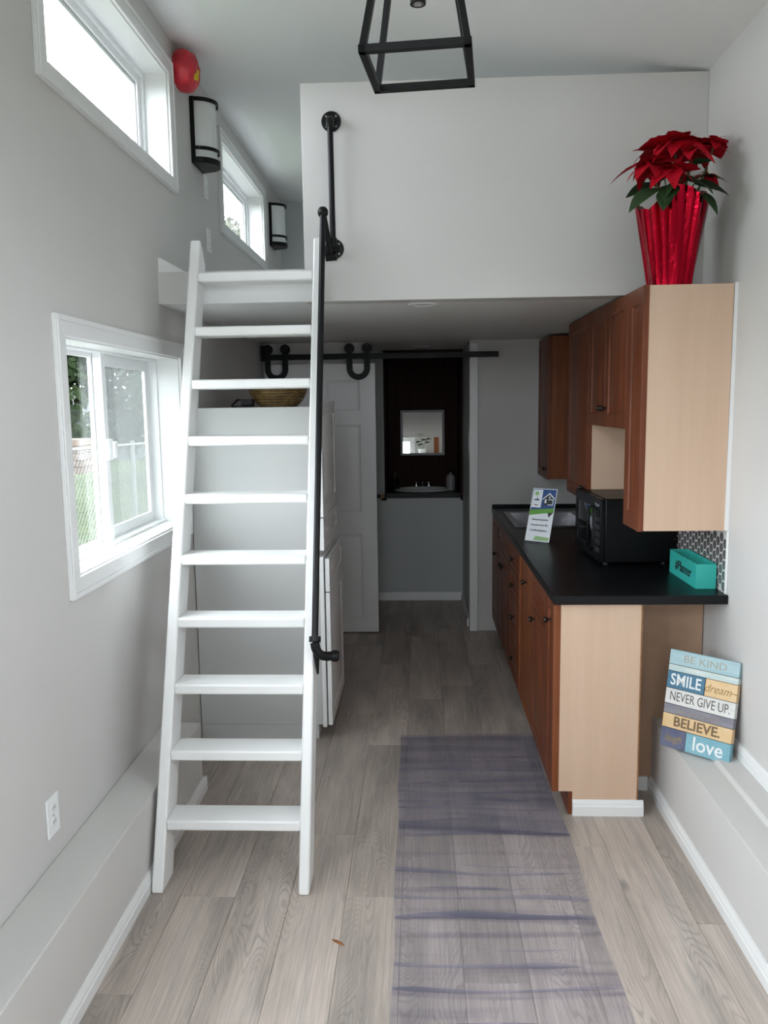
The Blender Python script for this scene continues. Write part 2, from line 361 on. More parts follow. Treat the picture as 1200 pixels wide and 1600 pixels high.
M['s_white'] = mat('sign_whitewash', (0.66, 0.65, 0.62), 0.6, color2=(0.56, 0.55, 0.53), vscale=25, stretch=(0.3,1,2))
M['s_grey'] = mat('sign_slate_grey', (0.17, 0.165, 0.20), 0.6, color2=(0.25, 0.24, 0.27), vscale=25, stretch=(0.3,1,2))
M['s_indigo'] = mat('sign_indigo', (0.075, 0.085, 0.15), 0.6, color2=(0.11, 0.12, 0.19), vscale=20)
M['s_cyan'] = mat('sign_sky_blue', (0.16, 0.35, 0.42), 0.6, color2=(0.22, 0.42, 0.48), vscale=20)
M['s_khaki'] = mat('sign_khaki_ink', (0.33, 0.32, 0.26), 0.6)
M['s_gold'] = mat('sign_gold_ink', (0.30, 0.20, 0.06), 0.6)
M['s_char'] = mat('sign_charcoal_ink', (0.10, 0.085, 0.075), 0.6)
M['s_brown'] = mat('sign_brown_ink', (0.16, 0.10, 0.05), 0.6)
M['s_taupe'] = mat('sign_taupe_ink', (0.27, 0.23, 0.20), 0.6)
M['s_pale'] = mat('sign_white_ink', (0.72, 0.74, 0.72), 0.6)
M['pot_white'] = mat('white_ceramic', (0.78, 0.78, 0.76), 0.25)

# ------------------------------------------------------------------ the shell
# floor: every board a piece of its own on a dark base
random.seed(4)
floor = struct('floor', bx(XL, XR, YN, 7.0, -0.08, -0.004), M['subfloor'])
PW, PL = 0.185, 1.225
joint0 = {0: 0.7, 1: 2.05, 2: 2.51, 3: 1.75, 4: 2.913, 5: 2.517, 6: 3.135, 7: 2.12, 8: 1.291, 9: 2.845, 10: 1.9, 11: 2.4, 12: 0.95}
plank_mesh = {}
def plank(x0, x1, y0, y1):
    key = (round(x1-x0, 4), round(y1-y0, 4))
    if key not in plank_mesh:
        w, l = key[0]/2-0.0004, key[1]/2-0.0005; e = 0.0012
        mb = MB(); mb.add([(-w,-l,-0.004),(w,-l,-0.004),(w,l,-0.004),(-w,l,-0.004),(-w,-l,-0.001),(w,-l,-0.001),(w,l,-0.001),(-w,l,-0.001),
                           (-w+e,-l+e,0),(w-e,-l+e,0),(w-e,l-e,0),(-w+e,l-e,0)],
                          [(0,3,2,1),(0,1,5,4),(1,2,6,5),(2,3,7,6),(3,0,4,7),(4,5,9,8),(5,6,10,9),(6,7,11,10),(7,4,8,11),(8,9,10,11)])
        me = mb.mesh('plank'); me.polygons.foreach_set('use_smooth', [False]*len(me.polygons)); plank_mesh[key] = me
    o = link('plank', plank_mesh[key], M['floor'], floor, 0, True); o.location = ((x0+x1)/2, (y0+y1)/2, 0)
for i in range(13):
    x0 = max(-1.18 + PW*i, XL); x1 = min(-1.18 + PW*(i+1), XR)
    if x1 - x0 < 0.01: continue
    y = joint0[i]
    while y > YN: y -= PL
    while y < 7.0:
        a, b_ = max(y, YN), min(y+PL, 7.0)
        if b_-a > 0.02: plank(x0, x1, a, b_)
        y += PL

# side walls, far wall, wall behind the camera
WIN = {1: (2.49, 3.70, 1.094, 1.84), 2: (2.485, 3.715, 2.625, 3.06), 3: (4.68, 5.89, 2.63, 3.07), 5: (0.0, 1.75, 0.95, 2.10), 6: (0.285, 1.515, 2.625, 3.06)}  # the last two are unseen, added to let in more daylight
ADDED_WINR = (0.0, 1.30, 1.62, 2.55)  # unseen opening added to throw light on the left wall
wall_left = struct('wall_left', MB().grid('x', XL-WT, XL, [YN-WT, 7.4], [-0.6, 3.45], list(WIN.values())), M['wall'])
wall_right = struct('wall_right', MB().grid('x', XR, XR+WT, [YN-WT, 7.4], [-0.6, 3.45], [ADDED_WINR]), M['wall'])
NX0, NX1, NZ0 = -0.283, 0.345, 0.855
wall_back = struct('wall_back', MB().grid('y', YB, YB+0.10, [XL, XR], [0, 3.35], [(NX0-0.03, NX1+0.03, NZ0-0.02, ZLOFT+0.01)]), M['wall_bath'])
part('reveal_strip', MB().box(NX0-0.0301, NX0-0.0005, YB, YB+0.099, NZ0-0.0201, ZLOFT).box(NX0-0.03, NX1+0.03, YB, YB+0.099, NZ0-0.0201, NZ0-0.0005), M['wall_bath'], wall_back)
struct('wall_leak_stop', bx(XL-WT, XR+WT, 7.3, 7.4, -0.6, 3.45), M['wall'])  # unseen outer wall added to stop sky light leaking around the niche
wall_rear = struct('wall_rear', MB().grid('y', YN-WT, YN, [XL, XR], [-0.1, 3.35], [(-0.50, 0.50, 0.02, 2.06), (-0.94, -0.14, 2.2, 2.9)]), M['wall'])
ceil_mb = MB(); ceil_mb.prism([(XL-WT, zceil(XL-WT)), (XR+WT, zceil(XR+WT)), (XR+WT, zceil(XR+WT)+0.15), (XL-WT, zceil(XL-WT)+0.15)], 'y', YN-WT, 7.4)
ceiling = struct('ceiling', ceil_mb, M['ceiling'])

# loft deck with its front beam, and the loft's front wall that stops short of the sloping ceiling
loft = struct('floor_loft', bx(XL, XR, YLOFT+0.001, YB, ZLOFT, ZDECK), M['ceiling'])
part('front_beam', bx(XL, -0.468, YLOFT-0.012, YLOFT+0.001, ZLOFT-0.001, ZDECK), M['wall'], loft)
part('ladder_board', bx(-0.905, -0.395, YLOFT-0.026, YLOFT-0.012, ZLOFT-0.004, ZLOFT+0.103), M['white'], loft, 0.002)
offcut = MB().prism([(XL+0.002, ZDECK), (XL+0.115, ZDECK), (XL+0.020, ZDECK+0.055), (XL+0.002, ZDECK+0.060)], 'y', YLOFT-0.010, YLOFT+0.005)
part('trim_offcut', offcut, M['white'], loft)
wall_loft = struct('wall_loft', bx(-0.468, XR, YLOFT-0.012, YLOFT+0.09, ZLOFT-0.002, 2.905), M['wall'], 0.002)

# partition in front of the bathroom and the bathroom's side wall
wall_partition = struct('wall_partition', MB().box(XL, -0.34, YP, YP+0.10, 0, ZLOFT).box(0.352, XR, YP, YP+0.10, 0, ZLOFT), M['wall'])
wall_bath = struct('wall_bath', bx(0.352, 0.45, YP+0.10, YB, 0, ZLOFT), M['wall_bath'])
trim_1 = struct('trim_1', bx(0.350, 0.408, YP-0.018, YP+0.105, 0, ZLOFT-0.02), M['white'], 0.003)
trim_2 = struct('trim_2', MB().box(-0.372, NX0-0.004, YB-0.014, YB, NZ0+0.02, ZLOFT-0.01).box(-0.352, -0.350, YB-0.0155, YB-0.013, NZ0+0.02, ZLOFT-0.01), M['rawboard'])

# low boxed ledges over the wheel wells
ledge_l = struct('wall_ledge_left', bx(XL, -0.930, YN, 3.262, 0, 0.303), M['wall'], 0.004)
ledge_r = struct('wall_ledge_right', MB().prism([(0.957, 0), (XR, 0), (XR, 0.330), (1.068, 0.330), (1.060, 0.313), (0.957, 0.313)], 'y', YN, 3.300), M['wall'], 0.003)
def baseboard(name, axis, face, sgn, a0, a1, h=0.062, z=0.0, t=0.014):
    # moulded profile: two flat fillets and an eased top
    prof = [(0, 0), (t, 0), (t, h*0.55), (t*0.82, h*0.60), (t*0.82, h*0.80), (t*0.5, h*0.9), (t*0.4, h), (0, h)]
    mb = MB(); poly = [(face + sgn*p, z+q) for p, q in prof]
    mb.prism(poly, axis, a0, a1)
    return struct(name, mb, M['white'])
baseboard('baseboard_left', 'y', -0.930, 1, YN, 3.275)
baseboard('baseboard_right', 'y', 0.957, -1, YN, 3.289)
baseboard('baseboard_ledge_right', 'y', XR, -1, YN, 2.98, 0.055, 0.330, 0.012)
baseboard('baseboard_bath_back', 'x', YB, -1, -0.9, 0.345, 0.068)
baseboard('baseboard_bath_right', 'y', 0.352, -1, YP+0.105, YB-0.014, 0.068)
part('end_cap', bx(-0.932, -0.915, 3.262, 3.276, 0, 0.062), M['white'], bpy.data.objects['baseboard_left'])

# ------------------------------------------------------------------ windows
def casing(parent, y0, y1, z0, z1, w):
    x = XL
    def board(poly_yz, grow):
        mb = MB().prism(poly_yz, 'x', x, x+0.014)
        part('casing', mb, M['white'], parent, 0.002)
        # raised outer bead follows the same board
    a = w
    board([(y0-a, z0-a), (y1+a, z0-a), (y1, z0), (y0, z0)], 0)
    board([(y0-a, z1+a), (y0, z1), (y1, z1), (y1+a, z1+a)], 0)
    board([(y0-a, z0-a), (y0, z0), (y0, z1), (y0-a, z1+a)], 0)
    board([(y1, z0), (y1+a, z0-a), (y1+a, z1+a), (y1, z1)], 0)
    o = w*0.30
    MBb = MB()
    MBb.grid('x', x+0.014, x+0.020, [y0-a+0.002, y1+a-0.002], [z0-a+0.002, z1+a-0.002], [(y0-a+o, y1+a-o, z0-a+o, z1+a-o)])
    part('casing_bead', MBb, M['white'], parent, 0.002)
def liner(parent, y0, y1, z0, z1, depth):
    t = 0.006
    mb = MB().grid('x', XL-depth, XL+0.001, [y0, y1], [z0, z1], [(y0+t, y1-t, z0+t, z1-t)])
    part('reveal', mb, M['white'], parent)
def frame(name, parent, x0, x1, y0, y1, z0, z1, w, m_=None, bev=0.003):
    return part(name, MB().grid('x', x0, x1, [y0, y1], [z0, z1], [(y0+w, y1-w, z0+w, z1-w)]), m_ or M['vinyl'], parent, bev)

w1 = thing('window_1', None, None, (XL, 3.095, 1.094), kind='structure')
y0, y1, z0, z1 = WIN[1]
casing(w1, y0, y1, z0, z1, 0.064); liner(w1, y0, y1, z0, z1, 0.095)
frame('window_frame', w1, XL-0.15, XL-0.095, y0, y1, z0, z1, 0.014)
s1 = frame('sash', w1, XL-0.150, XL-0.135, y0+0.010, 3.062, z0+0.010, z1-0.010, 0.022)
part('pane', bx(XL-0.146, XL-0.142, y0+0.031, 3.041, z0+0.031, z1-0.031), M['glass'], s1)
s2 = frame('sash', w1, XL-0.150, XL-0.134, 3.063, y1-0.01, z0+0.012, z1-0.012, 0.046)
part('pane', bx(XL-0.146, XL-0.142, 3.105, y1-0.055, z0+0.057, z1-0.057), M['hazeglass'], s2)
part('meeting_stile', bx(XL-0.134, XL-0.100, 3.050, 3.090, z0+0.010, z1-0.010), M['vinyl'], s2, 0.003)
lt = MB().box(XL-0.100, XL-0.082, 3.035, 3.085, 1.425, 1.505); part('latch', lt, M['vinyl'], s2, 0.005)
part('latch_lever', bx(XL-0.083, XL-0.070, 3.06, 3.10, 1.432, 1.495), M['vinyl'], s2, 0.006)
part('sill_track', MB().box(XL-0.095, XL-0.085, y0, y1, z0+0.006, z0+0.016), M['vinyl'], w1)

def high_window(n):
    y0, y1, z0, z1 = WIN[n]
    w = thing('window_%d' % n, None, None, (XL, (y0+y1)/2, z0), kind='structure')
    casing(w, y0, y1, z0, z1, 0.060); liner(w, y0, y1, z0, z1, 0.095)
    frame('window_frame', w, XL-0.15, XL-0.095, y0, y1, z0, z1, 0.026)
    s = frame('sash', w, XL-0.140, XL-0.108, y0+0.026, y1-0.026, z0+0.026, z1-0.026, 0.030)
    part('gasket', MB().grid('x', XL-0.130, XL-0.118, [y0+0.055, y1-0.055], [z0+0.055, z1-0.055], [(y0+0.061, y1-0.061, z0+0.061, z1-0.061)]), M['greyframe'], s)
    part('pane', bx(XL-0.126, XL-0.122, y0+0.055, y1-0.055, z0+0.055, z1-0.055), M['glass'], s)
    if n == 2:
        k = part('crank_base', bx(XL-0.092, XL-0.060, 3.36, 3.52, z0+0.006, z0+0.016), M['vinyl'], w, 0.003)
        part('crank_handle', MB().tube([(XL-0.07, 3.44, z0+0.02), (XL-0.062, 3.47, z0+0.034), (XL-0.045, 3.55, z0+0.030), (XL-0.03, 3.64, z0+0.022)], [0.010, 0.013, 0.015, 0.010], 10), M['black'], k)
    return w
high_window(2); high_window(3); high_window(6)  # the last one is added out of view to brighten the near room
for n_, xs, (y0, y1, z0, z1) in ((5, XL, WIN[5]), (7, XR, ADDED_WINR)):      # plain unseen windows beside the camera, added to light the room
    w = thing('window_%d' % n_, None, None, (xs, (y0+y1)/2, z0), kind='structure'); sg0 = -1 if xs < 0 else 1
    xa, xb = sorted((xs+sg0*0.10, xs+sg0*0.15))
    part('window_frame', MB().grid('x', xa, xb, [y0, y1], [z0, z1], [(y0+0.05, (y0+y1)/2-0.03, z0+0.05, z1-0.05), ((y0+y1)/2+0.03, y1-0.05, z0+0.05, z1-0.05)]), M['vinyl'], w)
    for a, b_ in ((y0+0.05, (y0+y1)/2-0.03), ((y0+y1)/2+0.03, y1-0.05)):
        part('pane', bx((xa+xb)/2-0.002, (xa+xb)/2+0.002, a-0.004, b_+0.004, z0+0.046, z1-0.046), M['glass'], w)
    ca, cb = sorted((xs, xs-sg0*0.016))
    part('casing', MB().grid('x', ca, cb, [y0-0.064, y1+0.064], [z0-0.064, z1+0.064], [(y0, y1, z0, z1)]), M['white'], w, 0.002)

# glazed door and high window behind the camera (the light from behind comes through them)
d1 = thing('door_1', None, None, (0, YN, 0.02), kind='structure')
for k, (a, b_) in enumerate(((-0.50, 0.0), (0.0, 0.50))):
    l = part('door_leaf', MB().grid('y', YN-0.09, YN-0.05, [a+0.003, b_-0.003], [0.025, 2.055], [(a+0.08, b_-0.08, 1.38, 1.97)]), M['white'], d1, 0.003)
    part('pane', bx(a+0.075, b_-0.075, YN-0.072, YN-0.068, 1.375, 1.975), M['glass'], l)
    part('handle', MB().tube([(-0.05 if k == 0 else 0.05, YN-0.05, 1.0), (-0.05 if k == 0 else 0.05, YN-0.01, 1.0), (-0.16 if k == 0 else 0.16, YN-0.01, 1.0)], 0.009, 10), M['black'], l)
w4 = thing('window_4', None, None, (-0.54, YN, 2.2), kind='structure')
part('window_frame', MB().grid('y', YN-0.10, YN-0.06, [-0.94, -0.14], [2.2, 2.9], [(-0.90, -0.18, 2.24, 2.86)]), M['vinyl'], w4, 0.003)
part('pane', bx(-0.905, -0.175, YN-0.082, YN-0.078, 2.235, 2.865), M['glass'], w4)
part('casing', MB().grid('y', YN, YN+0.016, [-1.0, -0.08], [2.14, 2.96], [(-0.94, -0.14, 2.2, 2.9)]), M['white'], w4, 0.002)

# ------------------------------------------------------------------ ladder
lad = thing('loft_ladder', 'white painted wooden ladder leaning against the loft edge', 'ladder', (-0.645, 2.575, 0))
def lf(z): return 2.515 + 0.37*z
prof = [(lf(0)+0.004, 0), (lf(0)+0.125, 0), (lf(2.19)+0.112, 2.19), (lf(2.25)+0.045, 2.262), (lf(2.26)+0.022, 2.285), (lf(2.26)+0.006, 2.282), (lf(2.25), 2.262), (lf(0.02), 0.02)]
for a, b_ in ((-0.912, -0.873), (-0.415, -0.379)):
    part('side_rail', MB().prism(prof, 'x', a, b_), M['ladder'], lad, 0.006)
for z in (0.188, 0.402, 0.613, 0.832, 1.046, 1.262, 1.474, 1.688, 1.895, 2.112):
    part('tread', bx(-0.8735, -0.4145, lf(z)+0.004, lf(z)+0.122, z, z+0.036), M['ladder'], lad, 0.006)

# ------------------------------------------------------------------ black pipe rails
PR = 0.0118
def bend(p0, c, p1, n=6):
    p0, c, p1 = Vector(p0), Vector(c), Vector(p1)
    return [p0*(1-t)**2 + c*2*t*(1-t) + p1*t*t for t in [i/n for i in range(n+1)]]
hr = thing('handrail', 'long black iron pipe handrail running up the right side of the ladder', 'handrail', (-0.370, 2.77, 0.79))
b0 = Vector((-0.371, 2.765, 0.805)); t0 = Vector((-0.374, 3.352, 2.378))
part('pipe', MB().cyl(b0, t0, PR, n=16), M['black'], hr)
part('elbow', MB().tube(bend(b0+Vector((0,-0.004,-0.008)), b0+Vector((0.004,-0.016,-0.062)), b0+Vector((0.055, 0.030,-0.066))), [0.0165]*7, 14), M['black'], hr)
part('collar', MB().cyl(b0+Vector((0,-0.001,-0.006)), b0+Vector((0,0.006,0.012)), 0.0205, n=16), M['black'], hr)
part('end_cap', MB().lathe([(0.0, -0.02), (0.014, -0.016), (0.021, 0), (0.021, 0.012), (0.016, 0.02), (0, 0.022)], b0+Vector((0.060, 0.033,-0.067)), 14, M=Matrix.Rotation(H90, 3, 'Y') ), M['black'], hr)
part('bracket', MB().cyl(b0+Vector((0.004,-0.002,-0.050)), b0+Vector((0.006,0.012,-0.125)), 0.012, 0.004, n=10), M['black'], hr)
el = MB().lathe([(0, -0.023), (0.013, -0.019), (0.021, -0.008), (0.021, 0.008), (0.013, 0.019), (0, 0.023)], t0, 14); part('elbow', el, M['black'], hr)
t1 = Vector((-0.352, 3.418, 2.222))
part('return_pipe', MB().cyl(t0, t1, PR, n=16), M['black'], hr)
part('tee', MB().cyl(t1+Vector((-0.022,0.0,-0.006)), t1+Vector((0.022,0.0,-0.002)), 0.0165, n=14), M['black'], hr)

gb = thing('grab_bar', 'vertical black pipe grab bar on flanges fixed to the loft wall', 'grab bar', (-0.345, YLOFT-0.012, 2.25))
YF = YLOFT-0.012
part('pipe', MB().tube([(-0.345, 3.418, 2.735), (-0.343, 3.418, 2.255)], PR, 16), M['black'], gb)
for z, x in ((2.755, -0.345), (2.257, -0.343)):
    fl = part('flange', MB().lathe([(0.040, 0), (0.040, 0.005), (0.020, 0.007), (0.0175, 0.020), (0, 0.020)], (x, YF, z), 24, M=Matrix.Rotation(H90, 3, 'X')), M['black'], gb)
    for a in (45, 135, 225, 315):
        r = math.radians(a); p = Vector((x+0.028*math.cos(r), YF-0.004, z+0.028*math.sin(r)))
        part('screw', MB().lathe([(0.0055, 0), (0.004, 0.003), (0, 0.004)], p, 10, M=Matrix.Rotation(H90, 3, 'X')), M['steel'], fl)
    s = -1 if z > 2.5 else 1
    part('elbow', MB().tube(bend((x, YF-0.012, z), (x, 3.416, z), (x, 3.418, z+s*0.034)), 0.0165, 14), M['black'], gb)

# ------------------------------------------------------------------ lantern pendant
pen = thing('pendant_lantern', 'open black metal lantern pendant hanging from the ceiling', 'lamp', (0.008, 2.03, 2.40), (0, 0, math.radians(-5.5)))
hs, ht, hh, bw = 0.1165, 0.060, 0.33, 0.0085
def lp(sx, sy, top): 
    s = ht if top else hs
    return Vector((sx*s, sy*s, hh if top else 0))
for sx, sy in ((-1,-1),(1,-1),(1,1),(-1,1)):
    part('post', MB().tube([lp(sx,sy,0), lp(sx,sy,1)], bw*1.25, 4), M['black'], pen, 0, True)
for top in (0, 1):
    s = ht if top else hs; z = hh if top else 0
    for k in range(4):
        R_ = Matrix.Rotation(k*H90, 4, 'Z')
        part('top_bar' if top else 'bottom_bar', bx(-s-bw, s+bw, -s-bw, -s+bw, z-bw, z+bw, M=R_), M['black'], pen, 0.001, True)
part('cross_bar', MB().box(-ht, ht, -bw, bw, hh-bw*0.8, hh+bw*0.8).box(-bw, bw, -ht, ht, hh-bw*0.7, hh+bw*0.7), M['black'], pen, 0, True)
rodtop = zceil(0.0115) - 2.40
part('rod', MB().cyl((0,0,0.21), (0,0,rodtop-0.01), 0.006, n=12), M['black'], pen, 0, True)
part('canopy', MB().lathe([(0.012, rodtop-0.03), (0.055, rodtop-0.022), (0.06, rodtop), (0, rodtop)], (0,0,0), 24), M['black'], pen, 0, True)
so = part('socket', MB().lathe([(0.0, 0.175), (0.010, 0.172), (0.0135, 0.165), (0.0155, 0.16), (0.0165, 0.170), (0.0165, 0.235), (0.010, 0.245), (0, 0.245)], (0,-0.03,-0.035), 24), M['steel'], pen, 0, True)
part('socket_rim', MB().lathe([(0.0125, 0.158), (0.018, 0.158), (0.018, 0.168), (0.0125, 0.168)], (0,-0.03,-0.035), 24), M['bronze'], so, 0, True)

# ------------------------------------------------------------------ wall sconces, smoke alarm in red film, wall plates
def sconce(y, label):
    w, p, z0, z1 = 0.19, 0.103, 2.790, 3.092
    s = thing('wall_sconce', label, 'sconce', (XL, y+w/2, z0), group='half round wall sconces')
    def arc(k, w_, p_, n=20): 
        return [(XL+0.012+p_*math.sin(math.pi*i/n), y+w/2-(w_/2)*math.cos(math.pi*i/n)) for i in range(n+1)]
    part('back_plate', bx(XL, XL+0.014, y-0.004, y+w+0.004, z0-0.002, z1), M['black'], s, 0.002)
    part('shade', MB().prism(arc(0, w-0.012, p-0.012), 'z', z0+0.012, z1-0.010), M['frost'], s)
    def band(name, za, zb, full=False):
        o = arc(0, w, p); i = arc(0, w-0.008, p-0.004)[::-1]
        part(name, MB().prism(o if full else o+i, 'z', za, zb), M['black'], s)
    band('top_band', z1-0.018, z1); band('middle_band', z0+0.062, z0+0.078); band('bottom_band', z0, z0+0.028, True)
    for yy in (y, y+w):
        part('side_strip', bx(XL+0.006, XL+0.020, yy-0.005, yy+0.005, z0, z1), M['black'], s)
sconce(4.085, 'black and white half round wall sconce beside the red wrapped alarm')
sconce(6.165, 'smaller looking half round wall sconce in the far corner of the loft')

al = thing('smoke_alarm', 'round alarm wrapped in crinkled red film above the near sconce', 'alarm', (XL, 3.862, 3.118))
Rx = Matrix.Rotation(H90, 3, 'Y')
part('base', MB().lathe([(0.074, 0), (0.074, 0.010), (0, 0.010)], (XL, 3.862, 3.118), 32, M=Rx), M['white'], al)
random.seed(7)
mb = MB(); n = 30
pr = [(0.071, 0.004), (0.086, 0.020), (0.090, 0.045), (0.085, 0.070), (0.068, 0.092), (0.036, 0.105), (0.0, 0.108)]
mb.lathe(pr, (0,0,0), n)
mb.v = [Vector(v)*(1+random.uniform(-0.035, 0.035)) for v in mb.v]
mb.v = [tuple(Rx @ v + Vector((XL, 3.862, 3.118))) for v in mb.v]
part('film_wrap', mb, M['red'], al)
part('sticker', MB().box(-0.002, 0.002, -0.014, 0.014, -0.022, 0.022, M=Matrix.Translation((XL+0.1035, 3.836, 3.090)) @ Matrix.Rotation(math.radians(-28), 4, 'Z') @ Matrix.Rotation(math.radians(8), 4, 'Y')), M['yellow'], al, 0.001)

def wall_plate(name, label, y, z, kind):
    o = thing(name, label, 'outlet' if kind == 'outlet' else 'wall plate', (XL, y, z))
    part('plate', bx(XL, XL+0.006, y-0.037, y+0.037, z-0.059, z+0.059), M['vinyl'], o, 0.002)
    if kind == 'outlet':
        for dz in (-0.021, 0.021):
            r = part('receptacle', MB().lathe([(0.0175, 0), (0.017, 0.002), (0, 0.002)], (XL+0.006, y, z+dz), 20, M=Rx), M['white'], o)
            for dy in (-0.006, 0.006):
                part('slot', bx(XL+0.0075, XL+0.0085, y+dy-0.001, y+dy+0.001, z+dz-0.002, z+dz+0.008), M['ink'], r)
        part('screw', MB().lathe([(0.0032, 0), (0.0025, 0.0012), (0, 0.0012)], (XL+0.006, y, z), 10, M=Rx), M['steel'], o)
    else:
        part('toggle', bx(XL+0.006, XL+0.016, y-0.005, y+0.005, z-0.008, z+0.012), M['vinyl'], o, 0.002)
        for dz in (-0.042, 0.042):
            part('screw', MB().lathe([(0.0032, 0), (0.0025, 0.0012), (0, 0.0012)], (XL+0.006, y, z+dz), 10, M=Rx), M['steel'], o)
wall_plate('wall_outlet', 'white wall outlet low on the left wall above the ledge', 2.215, 0.44, 'outlet')
wall_plate('switch_plate', 'narrow white switch plate just under the near sconce', 4.325, 2.735, 'switch')
wall_plate('switch_plate', 'lower white wall plate above the loft deck beside the high window', 4.345, 2.475, 'switch')

# recessed ceiling lights under the loft
for y, lab in ((3.645, 'recessed ceiling light just behind the loft wall edge'), (6.28, 'recessed ceiling light over the bathroom niche')):
    o = thing('recessed_light', lab, 'light', (0.02, y, ZLOFT), group='recessed lights under the loft')
    part('trim_ring', MB().lathe([(0.045, 0.0), (0.047, -0.005), (0.064, -0.005), (0.066, 0.0)], (0.02, y, ZLOFT), 32), M['ceiling'], o)
    part('lens', MB().lathe([(0.046, -0.0015), (0.0, -0.0005)], (0.02, y, ZLOFT), 32), M['greyframe'], o)

# ------------------------------------------------------------------ white tall cabinet behind the ladder
def front(name, parent, o, U, V, N, w, h, t, m_, rail=0.05, raised=True):
    # cabinet front: frame, cove, raised field; o = back lower corner, N points outwards
    o, U, V, N = Vector(o), Vector(U), Vector(V), Vector(N)
    rings = [(0, 0), (0, t), (rail, t), (rail+0.006, t-0.007), (rail+0.012, t-0.007)]
    if raised and min(w, h) > 2*(rail+0.035): rings += [(rail+0.030, t-0.001)]
    mb = MB(); vs = []
    for ins, d in rings:
        for a, b_ in ((ins, ins), (w-ins, ins), (w-ins, h-ins), (ins, h-ins)): vs.append(o + U*a + V*b_ + N*d)
    fs = [(0,3,2,1)]
    for k in range(len(rings)-1): fs += [(4*k+i, 4*k+(i+1) % 4, 4*k+4+(i+1) % 4, 4*k+4+i) for i in range(4)]
    e = 4*(len(rings)-1); fs.append((e, e+1, e+2, e+3)); mb.add(vs, fs)
    return part(name, mb, m_, parent, 0.0015)
def knob(parent, p, N, m_=None, r=0.014):
    p, N = Vector(p), Vector(N).normalized()
    R_ = N.to_track_quat('Z', 'Y').to_matrix()
    return part('knob', MB().lathe([(0.006, 0), (0.0055, 0.012), (r*0.8, 0.015), (r, 0.020), (r*0.8, 0.027), (0, 0.029)], p, 14, M=R_), m_ or M['bronze'], parent)

pan = thing('tall_cabinet', 'tall white cabinet behind the ladder with its plain side facing forward', 'cabinet', (-0.78, 4.1, 0.0))
PY0, PY1, PX = 3.815, 4.44, -0.480
M['cabwhite'] = mat('off_white_cabinet', (0.53, 0.535, 0.525), 0.5, bump=0.02, bscale=60)
part('body', bx(XL+0.004, PX, PY0, PY1, 0.07, 1.615), M['cabwhite'], pan, 0.002)
part('base', bx(XL+0.004, PX-0.022, PY0, PY1-0.002, 0.0, 0.0698), M['cabwhite'], pan)
part('face_frame', bx(PX, PX+0.020, PY0-0.012, PY1, 0.062, 0.905), M['white'], pan, 0.0015)
part('face_frame', bx(PX-0.002, PX+0.004, PY0-0.004, PY1, 0.905, 1.635), M['white'], pan, 0.0015)
N1 = (1,0,0)
front('door', pan, (PX+0.004, PY0-0.006, 1.095), (0,1,0), (0,0,1), N1, PY1-PY0, 0.545, 0.021, M['white'], 0.06)
front('drawer', pan, (PX+0.004, PY0-0.006, 0.935), (0,1,0), (0,0,1), N1, PY1-PY0, 0.155, 0.021, M['white'], 0.035)
front('drawer', pan, (PX+0.026, PY0-0.004, 0.735), (0,1,0), (0,0,1), N1, PY1-PY0, 0.160, 0.021, M['white'], 0.035)
front('door', pan, (PX+0.026, PY0-0.004, 0.070), (0,1,0), (0,0,1), N1, PY1-PY0, 0.660, 0.021, M['white'], 0.06)

# basket and a dark stand on top of it
bk = thing('wicker_basket', 'shallow golden brown wicker bowl on top of the white cabinet', 'basket', (-0.695, 4.06, 1.615))
mb = MB()
prof = [(0.075, 0.004), (0.088, 0.008), (0.100, 0.018), (0.111, 0.030), (0.120, 0.043), (0.127, 0.056), (0.133, 0.070), (0.138, 0.084), (0.142, 0.098)]
for i, (r, z) in enumerate(prof):
    mb.tube([(-0.695+r*math.cos(2*math.pi*k/28), 4.06+r*math.sin(2*math.pi*k/28), 1.617+z+0.0012*(-1)**k) for k in range(28)], 0.0082, 7, closed=True)
part('woven_wall', mb, M['wicker'], bk)
part('bottom', MB().lathe([(0, 0.001), (0.076, 0.001), (0.076, 0.009), (0, 0.009)], (-0.695, 4.06, 1.615), 28), M['wicker'], bk)
part('rim', MB().tube([(-0.695+0.144*math.cos(2*math.pi*k/36), 4.06+0.144*math.sin(2*math.pi*k/36), 1.724) for k in range(36)], 0.0105, 8, closed=True), M['wicker'], bk)
st = thing('display_stand', 'small black easel stand lying beside the wicker bowl', 'stand', (-0.86, 3.98, 1.615))
part('tray', bx(-0.905, -0.808, 3.94, 4.02, 1.616, 1.624), M['blackgloss'], st, 0.002)
part('block', bx(-0.862, -0.803, 3.955, 4.0, 1.624, 1.655), M['blackgloss'], st, 0.003)
part('leg', MB().tube([(-0.905, 3.95, 1.624), (-0.875, 3.95, 1.652), (-0.862, 3.95, 1.652)], 0.0045, 8), M['blackgloss'], st)

# ------------------------------------------------------------------ sliding door, rail and horseshoe hangers
rl = thing('barn_door_rail', 'flat black sliding door rail across the end of the kitchen', 'rail', (-0.27, 5.70, 1.95))
part('track', bx(-1.080, 0.542, 5.648, 5.656, 1.930, 1.968), M['black'], rl, 0.001)
for x in (-1.0, -0.6, -0.2, 0.45):
    part('spacer', MB().cyl((x, 5.656, 1.949), (x, YP, 1.949), 0.011, n=12), M['black'], rl)
    part('bolt', MB().cyl((x, 5.642, 1.949), (x, 5.648, 1.949), 0.010, n=6), M['black'], rl)
part('stop', bx(-1.080, -1.055, 5.638, 5.66, 1.925, 2.03), M['black'], rl, 0.002)
bd = thing('barn_door', 'white six panel sliding door hung at the end of the kitchen', 'door', (-0.68, 5.685, 0.012))
DX0, DX1, DY = -1.060, -0.300, 5.668
ux = [(DX0+0.105, DX0+0.335), (DX1-0.335, DX1-0.105)]
